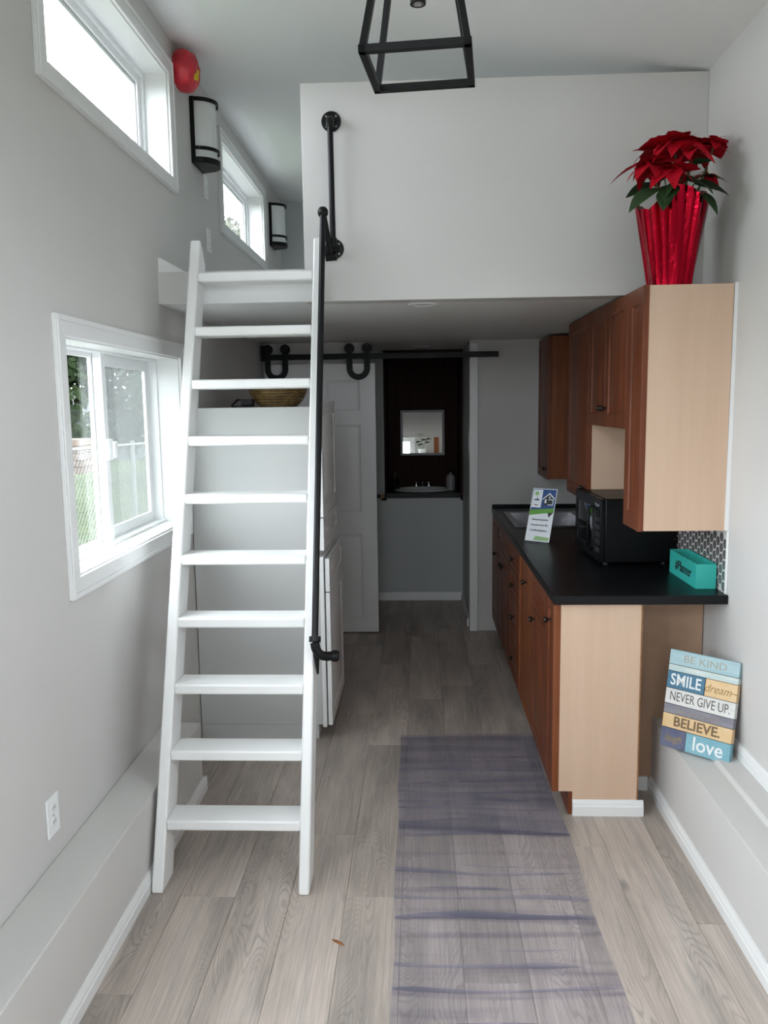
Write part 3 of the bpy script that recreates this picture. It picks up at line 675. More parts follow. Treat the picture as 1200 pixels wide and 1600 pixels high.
vz = [(0.105, 0.715), (0.875, 1.485), (1.580, 1.790)]
holes = [(u0, u1, v0, v1) for u0, u1 in ux for v0, v1 in vz]
part('slab', MB().grid('y', DY, DY+0.010, [DX0, DX1], [0.012, 1.900], holes).box(DX0, DX1, DY+0.010, DY+0.034, 0.012, 1.900), M['white'], bd, 0.0)
for u0, u1, v0, v1 in holes:
    vs = []
    for ins, d in ((0, 0.0), (0.014, 0.0085), (0.022, 0.0085), (0.050, 0.003)):
        for a, b_ in ((u0+ins, v0+ins), (u1-ins, v0+ins), (u1-ins, v1-ins), (u0+ins, v1-ins)): vs.append((a, DY+d, b_))
    fs = [];
    for k in range(3): fs += [(4*k+i, 4*k+(i+1) % 4, 4*k+4+(i+1) % 4, 4*k+4+i) for i in range(4)]
    fs.append((12,13,14,15)); part('panel', MB().add(vs, fs), M['white'], bd)
for xc in (-0.972, -0.411):
    def U(r, n=16): return [(xc + r*math.cos(math.pi+math.pi*i/n), 1.868 + r*math.sin(math.pi+math.pi*i/n)) for i in range(n+1)]
    poly = [(xc-0.080, 2.028)] + U(0.080) + [(xc+0.080, 2.028), (xc+0.040, 2.028)] + U(0.040)[::-1] + [(xc-0.040, 2.028)]
    hg = part('hanger', MB().prism(poly, 'y', 5.636, 5.643), M['black'], bd)
    for sx in (-1, 1):
        part('wheel', MB().cyl((xc+sx*0.060, 5.6435, 2.002), (xc+sx*0.060, 5.664, 2.002), 0.034, n=24), M['black'], hg)
        part('axle_bolt', MB().cyl((xc+sx*0.060, 5.626, 2.002), (xc+sx*0.060, 5.636, 2.002), 0.012, n=8), M['black'], hg)

# ------------------------------------------------------------------ bathroom niche
YNB = 7.20
nz = thing('vanity_niche', 'dark wood lined niche over the small bathroom basin', 'niche', (0.03, YB, NZ0))
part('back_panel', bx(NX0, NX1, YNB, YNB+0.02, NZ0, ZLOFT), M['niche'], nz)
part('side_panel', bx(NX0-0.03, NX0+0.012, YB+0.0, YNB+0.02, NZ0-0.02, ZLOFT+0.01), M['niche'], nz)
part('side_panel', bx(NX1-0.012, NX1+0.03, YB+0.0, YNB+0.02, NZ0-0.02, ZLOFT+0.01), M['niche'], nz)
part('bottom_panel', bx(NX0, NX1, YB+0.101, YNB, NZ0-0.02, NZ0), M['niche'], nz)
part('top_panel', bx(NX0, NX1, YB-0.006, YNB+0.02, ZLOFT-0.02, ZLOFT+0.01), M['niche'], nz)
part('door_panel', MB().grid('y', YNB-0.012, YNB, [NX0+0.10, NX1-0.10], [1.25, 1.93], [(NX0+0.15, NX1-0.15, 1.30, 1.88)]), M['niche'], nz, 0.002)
ct = thing('vanity_counter', 'black laminate counter in the wood niche with an oval basin', 'counter', (0.03, YB, NZ0))
scx, scy = 0.025, 6.93
mb = MB(); ns = 40   # slab with an oval hole
ring = [(scx+0.215*math.cos(2*math.pi*k/ns), scy+0.165*math.sin(2*math.pi*k/ns)) for k in range(ns)]
def rectpt(t):
    c, s = math.cos(t), math.sin(t)
    hx0, hx1, hy0, hy1 = NX0+0.013, NX1-0.013, YB-0.022, YNB-0.001
    k = min(((hx1-scx)/c if c > 1e-9 else (hx0-scx)/c if c < -1e-9 else 1e9), ((hy1-scy)/s if s > 1e-9 else (hy0-scy)/s if s < -1e-9 else 1e9))
    return (scx+c*k, scy+s*k)
angs = sorted([2*math.pi*k/ns for k in range(ns)] + [math.atan2(yy-scy, xx-scx) % (2*math.pi) for xx in (NX0+0.013, NX1-0.013) for yy in (YB-0.022, YNB-0.001)])
vs = []
for t in angs:
    xo, yo = rectpt(t); xi, yi = scx+0.215*math.cos(t), scy+0.165*math.sin(t)
    vs += [(xi, yi, 0.897), (xo, yo, 0.897), (xo, yo, 0.857), (xi, yi, 0.857)]
nA = len(angs)
fs = []
for k in range(nA):
    a, b_ = 4*k, 4*((k+1) % nA)
    fs += [(a, a+1, b_+1, b_), (a+1, a+2, b_+2, b_+1), (a+2, a+3, b_+3, b_+2), (a+3, a, b_, b_+3)]
part('slab', MB().add(vs, fs), M['counter'], ct)
part('edge_strip', bx(-0.372, NX0+0.010, YB-0.034, YB-0.0142, 0.862, 0.888), M['counter'], ct, 0.002)
part('raw_edge', bx(-0.322, -0.290, YB-0.036, YB-0.014, 0.860, 0.8885), M['edgeband'], ct, 0.001)
bs = thing('basin', 'white oval basin set in the dark bathroom counter', 'sink', (scx, scy, 0.9))
Sx = Matrix.Diagonal((1.0, 0.77, 1.0))
part('bowl', MB().lathe([(0.0, -0.105), (0.05, -0.104), (0.12, -0.085), (0.175, -0.04), (0.196, 0.0), (0.205, 0.0105), (0.232, 0.0105), (0.238, 0.003), (0.238, 0.0), (0.214, -0.002), (0.18, -0.06), (0.12, -0.098), (0.0, -0.115)], (scx, scy, 0.898), 40, M=Sx), M['sink'], bs)
part('drain', MB().lathe([(0.02, 0.0), (0.018, 0.003), (0, 0.002)], (scx, scy, 0.796), 16), M['chrome'], bs)
fc = thing('basin_faucet', 'small chrome faucet with two handles behind the oval basin', 'faucet', (scx, 7.115, 0.897))
part('base_plate', bx(scx-0.075, scx+0.075, 7.095, 7.14, 0.897, 0.909), M['chrome'], fc, 0.004)
part('spout', MB().tube(bend((scx, 7.115, 0.905), (scx, 7.11, 0.965), (scx, 7.01, 0.950)), [0.011, 0.011, 0.0105, 0.010, 0.010, 0.0095, 0.009], 12), M['chrome'], fc)
part('lift_rod', MB().cyl((scx, 7.135, 0.905), (scx, 7.135, 0.985), 0.003, n=8), M['chrome'], fc)
for sx in (-1, 1):
    part('handle', MB().lathe([(0.014, 0), (0.012, 0.018), (0.021, 0.024), (0.021, 0.038), (0.010, 0.044), (0, 0.044)], (scx+sx*0.055, 7.115, 0.909), 14), M['chrome'], fc)
bt = thing('soap_bottle', 'grey pump bottle at the right end of the niche counter', 'bottle', (0.262, 6.90, 0.897))
part('body', MB().lathe([(0, 0), (0.036, 0), (0.038, 0.008), (0.038, 0.105), (0.030, 0.125), (0.013, 0.133), (0.013, 0.148), (0, 0.148)], (0.262, 6.90, 0.897), 24), M['greyframe'], bt)
part('pump', MB().lathe([(0.015, 0.146), (0.015, 0.160), (0.005, 0.162), (0.005, 0.185), (0, 0.185)], (0.262, 6.90, 0.897), 14).tube([(0.262, 6.90, 1.078), (0.262, 6.862, 1.076)], 0.006, 8), M['blackgloss'], bt)
cup = thing('toothbrush_cup', 'dark cup at the left end of the niche counter', 'cup', (-0.213, 6.92, 0.897))
part('cup', MB().lathe([(0, 0), (0.028, 0), (0.033, 0.095), (0.030, 0.095), (0.026, 0.004), (0, 0.004)], (-0.213, 6.92, 0.897), 20), M['blackgloss'], cup)
part('brush', MB().tube([(-0.222, 6.925, 0.90), (-0.205, 6.91, 1.03)], 0.005, 8).box(-0.212, -0.199, 6.904, 6.914, 1.02, 1.046), M['timber'], cup)

mr = thing('mirror', 'small square grey framed mirror leaning back in the wood niche', 'mirror', (0.028, 7.095, 1.178), (math.radians(-6.7), 0, 0))
MW, MH = 0.380, 0.392
part('frame', MB().grid('y', -0.010, 0.010, [-MW/2, MW/2], [0, MH], [(-MW/2+0.021, MW/2-0.021, 0.021, MH-0.021)]), M['greyframe'], mr, 0.002, True)
part('glass', bx(-MW/2+0.019, MW/2-0.019, -0.003, 0.006, 0.019, MH-0.019), M['mirror'], mr, 0, True)

# ------------------------------------------------------------------ kitchen base cabinets
FX = 0.532      # face of the carcasses, fronts stand proud towards the aisle
NW = (-1, 0, 0)
def fr_w(name, parent, ya, yb, za, zb, m_=None, rail=0.055, raised=True):
    return front(name, parent, (FX if parent.get('low') else UX, yb-0.003, za), (0,-1,0), (0,0,1), NW, yb-ya-0.006, zb-za, 0.021, m_ or M['cherry'], rail, raised)
def base_unit(y0, y1, label, x1=1.148, z1=0.8565):
    t = thing('base_cabinet', label, 'cabinet', ((FX+x1)/2, (y0+y1)/2, 0), group='cherry base cabinets along the right wall'); t['low'] = 1
    part('carcass', bx(FX, x1, y0+0.0008, y1-0.0008, 0.095, z1), M['cherry'], t)
    part('toe_kick', bx(0.592, 0.606, y0+0.0008, y1-0.0008, 0.0, 0.095), M['cherry'], t)
    return t
c1 = base_unit(3.090, 3.305, 'narrow end base cabinet with a pale unfinished side panel', 0.842)
d = fr_w('door', c1, 3.090, 3.262, 0.100, 0.850, rail=0.042); knob(d, (FX-0.021, 3.165, 0.770), NW)
part('face_edge', bx(FX-0.021, FX, 3.262, 3.305, 0.10, 0.85), M['cherry'], c1)
endp = MB().prism([(0.537, 0.096), (0.592, 0.096), (0.592, 0.0), (0.846, 0.0), (0.846, 0.8565), (0.537, 0.8565)], 'y', 3.083, 3.0905)
part('end_panel', endp, M['maple'], c1)['label'] = 'pale raw maple side panel'
part('panel_edge', bx(0.8425, 0.8475, 3.081, 3.30, 0.06, 0.8565), M['edgeband'], c1)
part('stile', bx(FX-0.021, 0.5372, 3.081, 3.0905, 0.096, 0.8565), M['cherry_light'], c1, 0.001)
part('toe_end', bx(0.577, 0.592, 3.083, 3.30, 0.0, 0.096), M['cherry'], c1)
part('base_trim', MB().prism([(3.083, 0), (3.068, 0), (3.068, 0.038), (3.072, 0.042), (3.072, 0.055), (3.078, 0.063), (3.083, 0.063)], 'x', 0.592, 0.868), M['white'], c1)
c2 = base_unit(3.305, 3.715, 'base cabinet with one drawer over one door next to the end unit')
part('side_panel', bx(0.8476, 1.150, 3.3005, 3.3055, 0.0, 0.8560), M['maple_shade'], c2)['label'] = 'pale side panel behind the sign, shade painted in'
part('side_trim', bx(0.8476, 0.943, 3.290, 3.3004, 0.0, 0.060), M['white'], c2)
fr_w('drawer', c2, 3.305, 3.715, 0.700, 0.850, rail=0.032)
d = fr_w('door', c2, 3.305, 3.715, 0.100, 0.694); knob(d, (FX-0.021, 3.60, 0.655), NW)
c3 = base_unit(3.715, 4.175, 'base cabinet with a plain lighter flat front and one knob')
d = fr_w('door', c3, 3.715, 4.175, 0.100, 0.850, M['cherry_light'], 0.01, False); knob(d, (FX-0.021, 3.89, 0.760), NW)
c4 = base_unit(4.175, 4.620, 'base cabinet with a stack of drawers')
for za, zb in ((0.100, 0.345), (0.351, 0.560), (0.566, 0.700), (0.706, 0.850)):
    d = fr_w('drawer', c4, 4.175, 4.620, za, zb, rail=0.032); knob(d, (FX-0.021, 4.397, (za+zb)/2), NW)
c5 = base_unit(4.620, 5.360, 'sink base cabinet with two doors under a false drawer front', z1=0.715)
fr_w('false_drawer', c5, 4.620, 5.360, 0.706, 0.850, rail=0.032)
for ya, yb, ky in ((4.620, 4.990, 4.945), (4.990, 5.360, 5.035)):
    d = fr_w('door', c5, ya, yb, 0.100, 0.700); knob(d, (FX-0.021, ky, 0.620), NW)
c6 = base_unit(5.360, 5.738, 'base cabinet in the far corner beside the bathroom opening', z1=0.715)
d = fr_w('door', c6, 5.360, 5.738, 0.100, 0.850); knob(d, (FX-0.021, 5.42, 0.62), NW)

ctop = thing('countertop', 'long black laminate kitchen countertop along the right wall', 'countertop', (0.83, 4.4, 0.857))
SK = (0.585, 1.005, 4.80, 5.42)
part('slab', MB().grid('z', 0.857, 0.892, [0.505, XR-0.001], [3.050, 5.738], [SK]), M['counter'], ctop, 0.003)
part('upstand', bx(0.507, XR-0.001, 5.722, 5.739, 0.892, 0.913), M['counter'], ctop, 0.002)
sk = thing('kitchen_sink', 'stainless drop in sink near the far end of the black countertop', 'sink', (0.795, 5.11, 0.7))
part('rim', MB().grid('z', 0.8925, 0.898, [SK[0]-0.028, SK[1]+0.028], [SK[2]-0.028, SK[3]+0.028], [(SK[0]+0.012, SK[1]-0.012, SK[2]+0.012, SK[3]-0.012)]), M['steel'], sk, 0.002)
vs = []
for ins, z in ((0.012, 0.896), (0.030, 0.735), (0.045, 0.722)):
    for a, b_ in ((SK[0]+ins, SK[2]+ins), (SK[1]-ins, SK[2]+ins), (SK[1]-ins, SK[3]-ins), (SK[0]+ins, SK[3]-ins)): vs.append((a, b_, z))
fs = [(4*k+i, 4*k+(i+1) % 4, 4*k+4+(i+1) % 4, 4*k+4+i) for k in range(2) for i in range(4)] + [(8,9,10,11)]
part('basin', MB().add(vs, fs), M['steel'], sk)
part('drain', MB().lathe([(0.045, 0.7225), (0.040, 0.7265), (0.02, 0.724), (0, 0.724)], (0.795, 5.11, 0), 24), M['chrome'], sk)

# ------------------------------------------------------------------ wall cabinets
UX, UZ0, UZ1 = 0.842, 1.133, 2.036
def upper_unit(y0, y1, z0, label, x0=UX, side=None):
    t = thing('wall_cabinet', label, 'cabinet', ((x0+XR)/2, (y0+y1)/2, z0), group='cherry wall cabinets on the right wall')
    part('carcass', bx(x0, XR-0.0005, y0+0.0008, y1-0.0008, z0, UZ1), side or M['maple'], t)
    return t
u1 = upper_unit(3.088, 3.318, UZ0, 'near wall cabinet with a pale unfinished end under the red plant')
d = fr_w('door', u1, 3.088, 3.318, UZ0-0.004, UZ1+0.002, rail=0.060)
part('end_panel', bx(0.8425, 1.140, 3.083, 3.0885, UZ0, UZ1), M['maple'], u1)['label'] = 'pale raw maple end panel'
part('scribe', MB().prism([(1.140, UZ0), (XR, UZ0), (XR, UZ1+0.004), (1.143, UZ1+0.004)], 'y', 3.081, 3.087), M['white'], u1)
u2 = upper_unit(3.318, 4.040, 1.507, 'short wall cabinet with two doors above the microwave', side=M['cherry'])
for ya, yb, ky in ((3.318, 3.690, 3.660), (3.690, 4.040, 3.720)):
    d = fr_w('door', u2, ya, yb, 1.510, UZ1+0.002); knob(d, (UX-0.021, ky, 1.590), NW)
u3 = upper_unit(4.040, 4.590, UZ0, 'tall single door wall cabinet beyond the short one')
d = fr_w('door', u3, 4.040, 4.590, UZ0-0.004, UZ1+0.002); knob(d, (UX-0.021, 4.11, 1.195), NW)
ux_keep = UX; UX = 0.845
u4 = upper_unit(5.29, 5.738, 1.128, 'far corner wall cabinet with a reddish finished side', UX, M['cherry_light'])
d = fr_w('door', u4, 5.29, 5.738, 1.126, UZ1); knob(d, (UX-0.021, 5.36, 1.19), NW)
UX = ux_keep

# hexagon tiles between counter and wall cabinets, each set on grey grout
gro = part('grout_bed', bx(XR-0.004, XR-0.0002, 3.075, 5.72, 0.914, UZ0-0.002), M['grout'], wall_right)
hexr = 0.0205/ math.cos(math.pi/6)
hx = MB().prism([((hexr-0.0034)*math.cos(math.pi/3*k), (hexr-0.0034)*math.sin(math.pi/3*k)) for k in range(6)], 'x', XR-0.0049, XR-0.004)
hx_me = None
row_h = 0.041; col_p = 1.5*hexr
for c in range(0, 26):
    for r in range(-1, 7):
        y = 3.098 + c*col_p; z = 0.916 + r*row_h + (row_h/2 if c % 2 else 0)
        if z-0.0205 < 0.892 or z+0.0205 > UZ0+0.004: continue
        if hx_me is None: hx_me = hx.mesh('tile')
        o = link('tile', hx_me, M['tile'], wall_right, 0, True); o.location = (0, y, z)
part('caulk_edge', bx(XR-0.009, XR-0.0003, 3.066, 3.0765, 0.892, UZ0), M['white'], wall_right, 0.002)

# ------------------------------------------------------------------ things on the counter
mw = thing('microwave', 'black countertop microwave on the black counter under the wall cabinets', 'microwave', (0.806, 3.625, 0.892), (0, 0, math.radians(1.8)))
# local: x into the wall, y along the counter, front at x=0
part('body', bx(0.014, 0.325, 0, 0.50, 0.012, 0.300), M['blackgloss'], mw, 0.006, True)
dr = part('door', MB().grid('x', -0.006, 0.014, [0.115, 0.498], [0.014, 0.298], [(0.160, 0.455, 0.062, 0.250)]), M['blackgloss'], mw, 0.003, True)
part('door_window', bx(-0.003, 0.010, 0.158, 0.457, 0.060, 0.252), M['darkglass'], dr, 0, True)
part('handle', MB().tube([(-0.004, 0.135, 0.05), (-0.028, 0.135, 0.07), (-0.028, 0.135, 0.24), (-0.004, 0.135, 0.26)], 0.007, 10), M['blackgloss'], dr, 0, True)
cp = part('control_panel', bx(-0.006, 0.014, 0.002, 0.112, 0.014, 0.298), M['blackgloss'], mw, 0.003, True)
part('display', bx(-0.0075, -0.005, 0.018, 0.098, 0.245, 0.275), M['darkglass'], cp, 0, True)
for r in range(5):
    for c in range(3):
        part('button', bx(-0.0078, -0.005, 0.018+c*0.028, 0.040+c*0.028, 0.055+r*0.034, 0.078+r*0.034), M['ink'], cp, 0.001, True)
for sx, sy in ((0.03, 0.04), (0.03, 0.46), (0.29, 0.04), (0.29, 0.46)):
    part('foot', MB().cyl((sx, sy, 0), (sx, sy, 0.013), 0.012, n=12), M['ink'], mw, 0, True)

cd = thing('info_card', 'white blue and green leaflet card in a clear stand on the counter', 'card', (0.552, 4.292, 0.893), (0, 0, math.atan2(-0.083, 0.114)))
TL = Matrix.Rotation(math.radians(-19), 4, 'X')    # card leans back
CWd, CH = 0.141, 0.290
def cbox(x0, x1, z0, z1, d=0.0012, n=0.0004): return MB().box(x0, x1, -d-n, -d+0.0002, z0, z1, M=TL)
def cpoly(pts, d): return MB().prism(pts, 'y', -d, -d+0.0003, M=TL)
part('card', MB().box(0, CWd, -0.0010, 0.0006, 0.006, CH, M=TL), M['paper'], cd, 0, True)
part('blue_field', cpoly([(0.004, 0.170), (CWd-0.004, 0.185), (CWd-0.004, CH-0.004), (0.004, CH-0.004)], 0.0015), M['blue'], cd, 0, True)
part('logo_field', cpoly([(0.006, 0.186), (0.060, 0.186), (0.060, CH-0.008), (0.006, CH-0.008)], 0.0020), M['paper'], cd, 0, True)
part('green_band', cpoly([(0.001, 0.143), (CWd-0.003, 0.165), (CWd-0.003, 0.187), (0.001, 0.172)], 0.0022), M['green'], cd, 0, True)
part('dark_corner', cpoly([(CWd-0.035, 0.160), (CWd-0.003, 0.165), (CWd-0.026, 0.136)], 0.0021), M['ink'], cd, 0, True)
part('footer', cpoly([(0.046, 0.012), (CWd-0.006, 0.012), (CWd-0.006, 0.030), (0.058, 0.034)], 0.0016), M['greenlight'], cd, 0, True)
def ctext(nm, s, x, z, size, m_, align='LEFT', d=0.0026, **k):
    return text(nm, s, size, M[m_], cd, TL @ Matrix.Translation((x, -d, z)) @ Matrix.Rotation(H90, 4, 'X'), align, **k)
for s, z in (('Remote Inspections', 0.122), ('Securely Stored Files', 0.093), ('Certified Inspectors', 0.064)):
    ctext('lettering', s, 0.024, z, 0.0125, 'ink', bold=0.0002, sx=0.92)
    ctext('chevron', '>', 0.013, z, 0.016, 'greyframe')
# small house picture and the two logos
part('house_front', cpoly([(0.072, 0.200), (0.128, 0.200), (0.128, 0.238), (0.102, 0.262), (0.072, 0.238)], 0.0020), M['ink'], cd, 0, True)
part('house_roof', cpoly([(0.064, 0.234), (0.100, 0.268), (0.134, 0.240), (0.131, 0.235), (0.100, 0.260), (0.066, 0.229)], 0.0024), M['paper'], cd, 0, True)
part('house_window', cpoly([(0.078, 0.212), (0.088, 0.212), (0.088, 0.232), (0.078, 0.232)], 0.0024), M['paper'], cd, 0, True)
part('house_window', cpoly([(0.100, 0.240), (0.108, 0.240), (0.108, 0.248), (0.100, 0.248)], 0.0024), M['paper'], cd, 0, True)
part('house_porch', MB().prism([(0.098, 0.202), (0.128, 0.202), (0.128, 0.206), (0.098, 0.206)], 'y', -0.0026, -0.0022, M=TL).prism([(0.098, 0.230), (0.130, 0.230), (0.130, 0.234), (0.098, 0.234)], 'y', -0.0026, -0.0022, M=TL).prism([(0.124, 0.204), (0.128, 0.204), (0.128, 0.232), (0.124, 0.232)], 'y', -0.0026, -0.0022, M=TL), M['paper'], cd, 0, True)
lg = [(0.028+0.014*math.cos(t*0.5236)*(1 if t % 2 else 0.85), 0.262+0.011*math.sin(t*0.5236)) for t in range(12)]
part('green_logo', cpoly(lg, 0.0024), M['greenlight'], cd, 0, True)
part('green_logo', cpoly([(0.048, 0.266), (0.055, 0.270), (0.055, 0.274), (0.048, 0.272)], 0.0024), M['greenlight'], cd, 0, True)
part('blue_logo', cpoly([(0.016, 0.224), (0.046, 0.224), (0.046, 0.232), (0.036, 0.231), (0.032, 0.246), (0.030, 0.231), (0.016, 0.230)], 0.0024), M['navy'], cd, 0, True)
part('red_logo', cpoly([(0.020, 0.198), (0.042, 0.198), (0.042, 0.203), (0.020, 0.203)], 0.0024), M['redink'], cd, 0, True)
part('stand', MB().box(0, CWd, 0.0010, 0.0030, 0.0, CH*0.62, M=TL).box(CWd*0.1, CWd*0.9, 0.003, 0.085, 0.0, 0.002).box(0, CWd, -0.012, 0.003, 0.0, 0.0025), M['acrylic'], cd, 0, True)

# teal caddy
tb = thing('teal_organizer', 'teal divided organizer box with black script on the counter by the tiles', 'organizer', (1.068, 3.160, 0.892))
w_, l_, h_ = 0.078, 0.335, 0.098; e = 0.005
part('side', bx(0, e, 0, l_, 0, h_), M['teal'], tb, 0.001, True)
part('side', bx(w_-e, w_, 0, l_, 0, h_), M['teal'], tb, 0.001, True)
part('end', bx(e, w_-e, 0, e, 0, h_), M['teal'], tb, 0.001, True)
part('end', bx(e, w_-e, l_-e, l_, 0, h_), M['teal'], tb, 0.001, True)
part('bottom', bx(e, w_-e, e, l_-e, 0, e), M['teal'], tb, 0, True)
for k in range(1, 5):
    part('divider', bx(e, w_-e, l_*k/5-0.002, l_*k/5+0.002, e, h_-0.006), M['teal'], tb, 0, True)
text('lettering', '#Planner', 0.058, M['ink'], tb, Matrix.Translation((-0.0006, 0.160, 0.050)) @ Matrix.Rotation(-H90, 4, 'Z') @ Matrix.Rotation(H90, 4, 'X'), shear=0.35, sx=0.95, bold=0.0008)

# ------------------------------------------------------------------ plank wall sign on the ledge
sg = thing('wall_sign', 'wooden plank style sign of painted sayings leaning on the right ledge', 'sign', (0.925, 3.035, 0.3165), (math.radians(-11), 0, math.atan2(-0.170, 0.187)))
sg.rotation_mode = 'XYZ'
SW, SH, ST = 0.262, 0.366, 0.030
part('backing', bx(0.002, SW-0.002, -ST+0.006, 0, 0.002, SH-0.002), M['s_char'], sg, 0, True)
rows = [('s_sky', 0.0, 1.0, 0.312, 0.366), ('s_aqua', 0.0, 1.0, 0.287, 0.310), ('s_blue', 0.0, 0.545, 0.222, 0.285), ('s_tan', 0.555, 1.0, 0.222, 0.285),
        ('s_white', 0.0, 1.0, 0.163, 0.220), ('s_grey', 0.0, 1.0, 0.127, 0.161), ('s_tan', 0.0, 1.0, 0.073, 0.125), ('s_indigo', 0.0, 0.365, 0.0, 0.071), ('s_cyan', 0.370, 1.0, 0.0, 0.071)]
for m_, a, b_, za, zb in rows:
    part('slat', bx(SW*a, SW*b_, -ST, -0.004, za, zb), M[m_], sg, 0.001, True)
def stext(s, x, z, size, m_, **k):
    return text('lettering', s, size, M[m_], sg, Matrix.Translation((x, -ST-0.0002, z)) @ Matrix.Rotation(H90, 4, 'X'), 'CENTER', **k)
stext('BE KIND', SW*0.52, 0.338, 0.038, 's_khaki', sx=1.15)
stext('SMILE', SW*0.275, 0.2535, 0.060, 's_pale', sx=0.80, bold=0.0007)
stext('dream~', SW*0.775, 0.252, 0.042, 's_gold', shear=0.35, sx=0.92)
stext('NEVER GIVE UP.', SW*0.50, 0.1915, 0.049, 's_char', sx=0.66)
stext('be yourself', SW*0.50, 0.144, 0.034, 's_taupe', sx=1.05)
stext('BELIEVE.', SW*0.50, 0.099, 0.050, 's_brown', sx=0.98, bold=0.0012)
stext('laugh', SW*0.18, 0.036, 0.040, 's_gold', shear=0.35, sx=0.8)
stext('love', SW*0.685, 0.036, 0.072, 's_pale', sx=0.95, bold=0.0008)

# ------------------------------------------------------------------ poinsettia in red foil
poi = thing('poinsettia', 'red poinsettia in pleated red foil on top of the near wall cabinet', 'plant', (0.945, 3.200, UZ1))
pc = Vector((0.945, 3.200, UZ1+0.001))
random.seed(11)
def foil(name, m_, dr, top_add, seed):
    rnd = random.Random(seed); n = 88; rowsN = 12; mb = MB(); vs = []
    jag = [rnd.uniform(-0.012, 0.012) for _ in range(22)]
    for j in range(rowsN+1):
        t = j/rowsN
        for k in range(n):
            th = 2*math.pi*k/n
            pk = 0.04 + 0.055*max(0, math.cos(th+math.pi*0.55))**6 + 0.045*max(0, math.cos(th-0.35))**6 - 0.035*max(0, math.cos(th+2.5))**4
            ztop = 0.270 + pk + jag[k*22//n] + top_add
            z = t*ztop
            pleat = 0.0075*(0.25+t)*(-1, 0.2, 1, 0.5)[k % 4]*(0.6+0.4*math.sin(5*th)) + 0.004*math.sin(7*th+3*t)
            r = 0.078 + 0.048*t**1.15 + pleat*0.8 + dr
            vs.append(pc + Vector((r*math.cos(th)*1.02, r*math.sin(th), z)))
    fs = [(j*n+k, j*n+(k+1) % n, (j+1)*n+(k+1) % n, (j+1)*n+k) for j in range(rowsN) for k in range(n)]
    mb.add(vs, fs); o = part(name, mb, m_, poi)
    o.data.polygons.foreach_set('use_smooth', [False]*len(o.data.polygons))
    return o
foil('foil_sleeve', M['foil'], 0.0, 0.0, 5)
foil('foil_lining', M['silver'], -0.004, -0.003, 5)
part('pot', MB().lathe([(0, 0.004), (0.058, 0.004), (0.078, 0.150), (0.070, 0.150), (0.066, 0.135), (0, 0.135)], pc, 24), M['soil'], poi)
def leafmesh(name, L_, W_, m_, droop, fold, lobed):
    mb = MB(); n = 9; vs = []
    for i in range(n+1):
        t = i/n
        w = W_*math.sin(math.pi*min(1, t**0.80))**0.85 * (1-0.18*t)
        if lobed and i in (3, 5): w *= 1.18
        if i == n: w = 0.0006
        if i == 0: w = 0.0025
        z = -droop*L_*t*t
        for s in (-1, -0.5, 0, 0.5, 1):
            vs.append((L_*t, s*w, z + fold*abs(s)*w - 0.10*w*(s*s)))
    fs = [(5*i+k, 5*(i+1)+k, 5*(i+1)+k+1, 5*i+k+1) for i in range(n) for k in range(4)]
    me = mb.add(vs, fs).mesh(name); me.materials.append(m_); return me
bract_me = [leafmesh('bract', 1.0, 0.27, M['bract'], 0.30, 0.25, True), leafmesh('bract', 1.0, 0.33, M['bract'], 0.12, 0.18, True), leafmesh('bract', 1.0, 0.25, M['bract'], 0.45, 0.30, True)]
leaf_me = [leafmesh('leaf', 1.0, 0.33, M['leaf'], 0.30, 0.22, False), leafmesh('leaf', 1.0, 0.36, M['leaf'], 0.50, 0.15, False)]
def place(name, me, p, az, el, roll, size, parent):
    o = link(name, me, None, parent, 0, False)
    R_ = Matrix.Rotation(az, 4, 'Z') @ Matrix.Rotation(-el, 4, 'Y') @ Matrix.Rotation(roll, 4, 'X')
    o.matrix_basis = Matrix.Translation(p) @ R_ @ Matrix.Diagonal((size, size, size, 1))
    return o
XMAX = XR-0.008
def clear(p, az, el, size):
    return p.x + size*math.cos(az)*math.cos(el) < XMAX and p.y + size*math.sin(az)*math.cos(el) < YLOFT-0.03
heads = [((0.845, 3.140, 2.475), -2.3, 0.10, 0.135, 9), ((0.935, 3.160, 2.555), -1.7, 0.12, 0.140, 10), ((1.030, 3.210, 2.560), -0.8, 0.14, 0.125, 9), ((0.905, 3.090, 2.440), -1.9, 0.0, 0.115, 8),
         ((1.078, 3.150, 2.545), -0.4, 0.1, 0.085, 8), ((0.985, 3.280, 2.585), 1.2, 0.15, 0.125, 8), ((1.065, 3.200, 2.440), -0.6, -0.3, 0.075, 5), ((0.875, 3.230, 2.535), 2.6, 0.1, 0.120, 8), ((0.985, 3.110, 2.505), -1.2, 0.0, 0.110, 8)]
